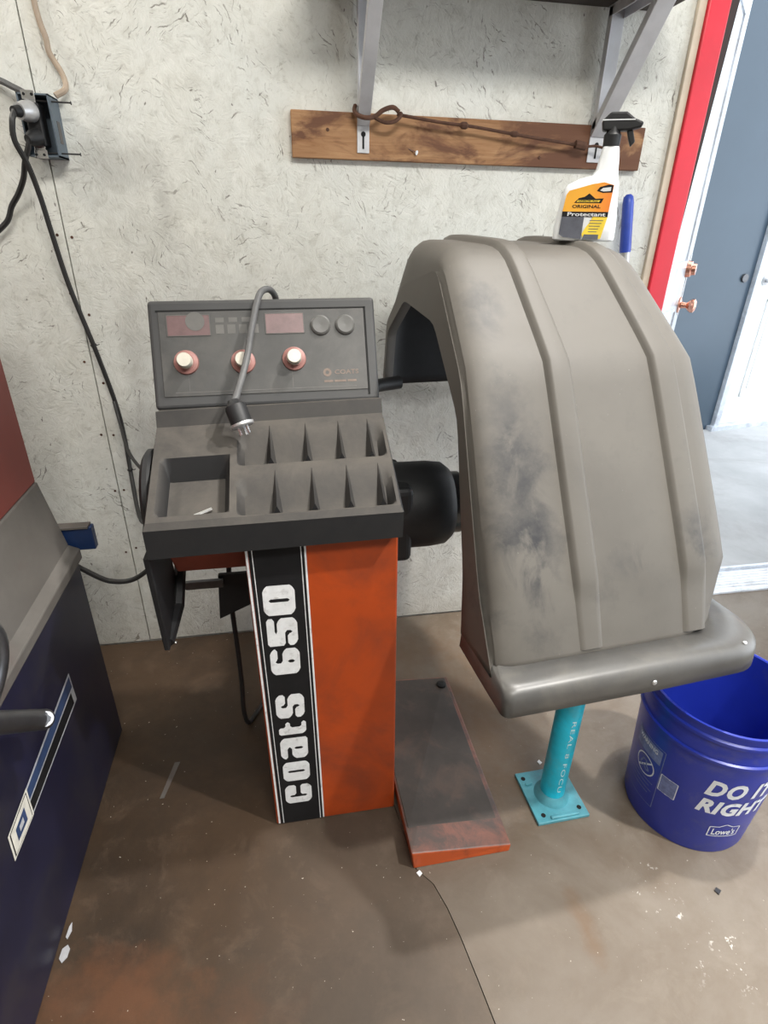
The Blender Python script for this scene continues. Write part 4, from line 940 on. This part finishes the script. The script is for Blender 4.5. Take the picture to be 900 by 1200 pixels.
# ------------------------------------------------------------------ machine at the left edge
LX = -0.478
tc = thing('tyre_machine', 'navy and red machine with dusty grey chute at the left edge', 'machine', (-0.8, -0.75, 0))
by0, by1 = -1.22, -0.368
tbody = MB().hexa([(LX-.62, by0, 0), (LX, by0, 0), (LX, by1, 0), (LX-.62, by1, 0)], [(LX-.62, by0, .545), (LX, by0, .535), (LX, by1, .548), (LX-.62, by1, .548)]).build('machine_body', M['navy'], tc, bevel=0.004)
MB().hexa([(LX-.005, by0, .527), (LX+.012, by0, .527), (LX+.012, -.372, .540), (LX-.005, -.372, .540)], [(LX-.030, by0, .565), (LX+.012, by0, .548), (LX+.012, -.372, .565), (LX-.030, -.372, .585)]).build('tray_lip', M['grey_dust'], tc, bevel=0.003)
MB().hexa([(LX-.62, by0, .546), (LX-.010, by0, .55), (LX-.010, -.372, .575), (LX-.62, -.372, .566)], [(LX-.62, by0, .75), (LX-.046, by0, .715), (LX-.038, -.372, .730), (LX-.62, -.372, .75)]).build('grey_chute', M['grey_dust'], tc, bevel=0.003)
MB().hexa([(LX-.62, by0, .752), (LX-.048, by0, .716), (LX-.040, -.374, .731), (LX-.62, -.374, .752)], [(LX-.62, by0, 1.20), (LX-.048, by0, 1.20), (LX-.040, -.374, 1.20), (LX-.62, -.374, 1.20)]).build('red_cabinet', M['machine_red'], tc, bevel=0.003)
MB().box(LX-.2, LX+.042, -.366, -.345, .556, .612).build('rear_rail', M['blue_enamel'], tc, bevel=0.002)
MB().box(LX-.2, LX+.036, -.372, -.345, .612, .616).build('rail_top', M['grey_dust'], tc)
# decal on the side
def side(y, z, o=0.0008): return (LX+o, y, z)
def sp3(poly, mt, name, o): return MB().add([side(a, b, o) for a, b in poly], [tuple(range(len(poly)))]).build(name, M[mt], tbody)
A0, A1, B1, B0 = (-.560, .372), (-.843, .340), (-.822, .285), (-.558, .297)
sp3([A0, A1, B1, B0], 'decal_silver', 'decal_edge', .0006)
def lerp(p, q, t_): return tuple(a+(b-a)*t_ for a, b in zip(p, q))
def quad(t0, t1): return [lerp(lerp(A0, B0, t0), lerp(A0, B0, t0), 0), lerp(A1, B1, t0), lerp(A1, B1, t1), lerp(A0, B0, t1)]
def band2(t0, t1, s0, s1):
    a, b = lerp(A0, B0, t0), lerp(A1, B1, t0); c, d = lerp(A1, B1, t1), lerp(A0, B0, t1)
    return [lerp(a, b, s0), lerp(a, b, s1), lerp(c, d, 1-s1), lerp(c, d, 1-s0)]
sp3(band2(.08, .46, .015, .99), 'decal_blue', 'decal_band', .0010)
sp3(band2(.52, .93, .06, .99), 'label_black', 'decal_band', .0010)
D0, D1, D2, D3 = (-.815, .345), (-.899, .335), (-.905, .283), (-.820, .284)
sp3([D0, D1, D2, D3], 'decal_cream', 'decal_end', .0012)
cc_ = tuple(sum(k)/4 for k in zip(D0, D1, D2, D3))
for f, mt, o in ((.88, 'label_black', .0015), (.82, 'decal_cream', .0018), (.46, 'decal_blue', .0021)):
    sp3([lerp(cc_, d, f) for d in (D0, D1, D2, D3)], mt, 'decal_diamond', o)
sp3([lerp(cc_, d, .20) for d in (D0, D1, D2, D3)], 'decal_silver', 'decal_diamond', .0024)
# breaker arm and looped handle standing off the side
MB().tube([(LX+.072, -.828, .508), (LX+.072, -.935, .614), (LX+.072, -1.06, .735)], .0165, 16).build('breaker_arm', M['gunmetal'], tc, smooth=40)
e_ = Vector((LX+.072, -.828, .508)); ed = Vector((0.62, -.60, .50)).normalized(); e_ = e_+ed*.0160+Vector((-.004, -.006, .004))
MB().lathe([(.0050, 0), (.0115, 0), (.0115, .003), (.0050, .003)], e_+ed*.001+Vector((.004, 0, .004)), ed, 18).build('washer', M['zinc'], tc, smooth=30)
MB().lathe([(0, 0), (.0062, 0), (.0062, .007), (0, .007)], e_+ed*.003+Vector((.004, 0, .004)), ed, 6).build('bolt_head', M['gunmetal'], tc)
MB().tube([(LX-.05, -.96, .628), (LX+.085, -.955, .634)], .010, 10).build('arm_pivot', M['gunmetal'], tc)
MB().tube(arc([(LX-.12, -.90, .76), (LX-.03, -.885, .765), (LX+.025, -.865, .745), (LX+.045, -.848, .715), (LX+.050, -.838, .68), (LX+.046, -.850, .640), (LX+.036, -.885, .605), (LX+.020, -.93, .590), (LX-.03, -1.02, .585), (LX-.09, -1.10, .60)], 8), .0150, 16).build('loop_handle', M['gunmetal'], tc, smooth=40)

# ------------------------------------------------------------------ litter
def scrap(pts, label, h=0.0012, mt='paper', name='paper_scrap', cat='scrap'):
    tag(MB().prism([(x, y, 0.0002) for x, y in pts], (0, 0, h)).build(name, M[mt]), label, cat)
scrap([(-.469, -.858), (-.466, -.850), (-.462, -.866), (-.466, -.880), (-.470, -.876)], 'narrow white scrap on the floor against the navy machine')
scrap([(-.470, -.896), (-.462, -.890), (-.456, -.898), (-.457, -.912), (-.464, -.920), (-.471, -.912)], 'round white scrap on the floor nearest the camera by the navy machine')
scrap([(-.345, -.60), (-.335, -.60), (-.312, -.50), (-.325, -.50)], 'grey tape scrap on the shaded floor between the two machines', 0.0008, 'grey_dust', 'tape_scrap')
scrap([(0.216, -.868), (0.224, -.864), (0.228, -.871), (0.221, -.877)], 'tiny white chip on the floor at the orange foot corner', 0.002, 'bottle', 'paint_chip', 'chip')
scrap([(.585, -.645), (.592, -.640), (.596, -.650), (.588, -.655)], 'tiny white chip on the floor behind the turquoise post', 0.0015, 'bottle', 'paint_chip', 'chip')
scrap([(.818, -1.005), (.826, -1.0), (.832, -1.008), (.822, -1.014)], 'small dark stone chip on the floor in front of the blue bucket', 0.003, 'gunmetal', 'stone_chip', 'chip')
MBl = MB().lathe([(0, 0), (0.006, 0), (0.006, 0.004), (0.003, 0.006), (0, 0.006)], (-.392, -.022, 0.0), (0, 0, 1), 12)
tag(MBl.build('steel_nut', M['chrome'], smooth=30), 'small bright nut on the floor at the foot of the wall', 'nut')
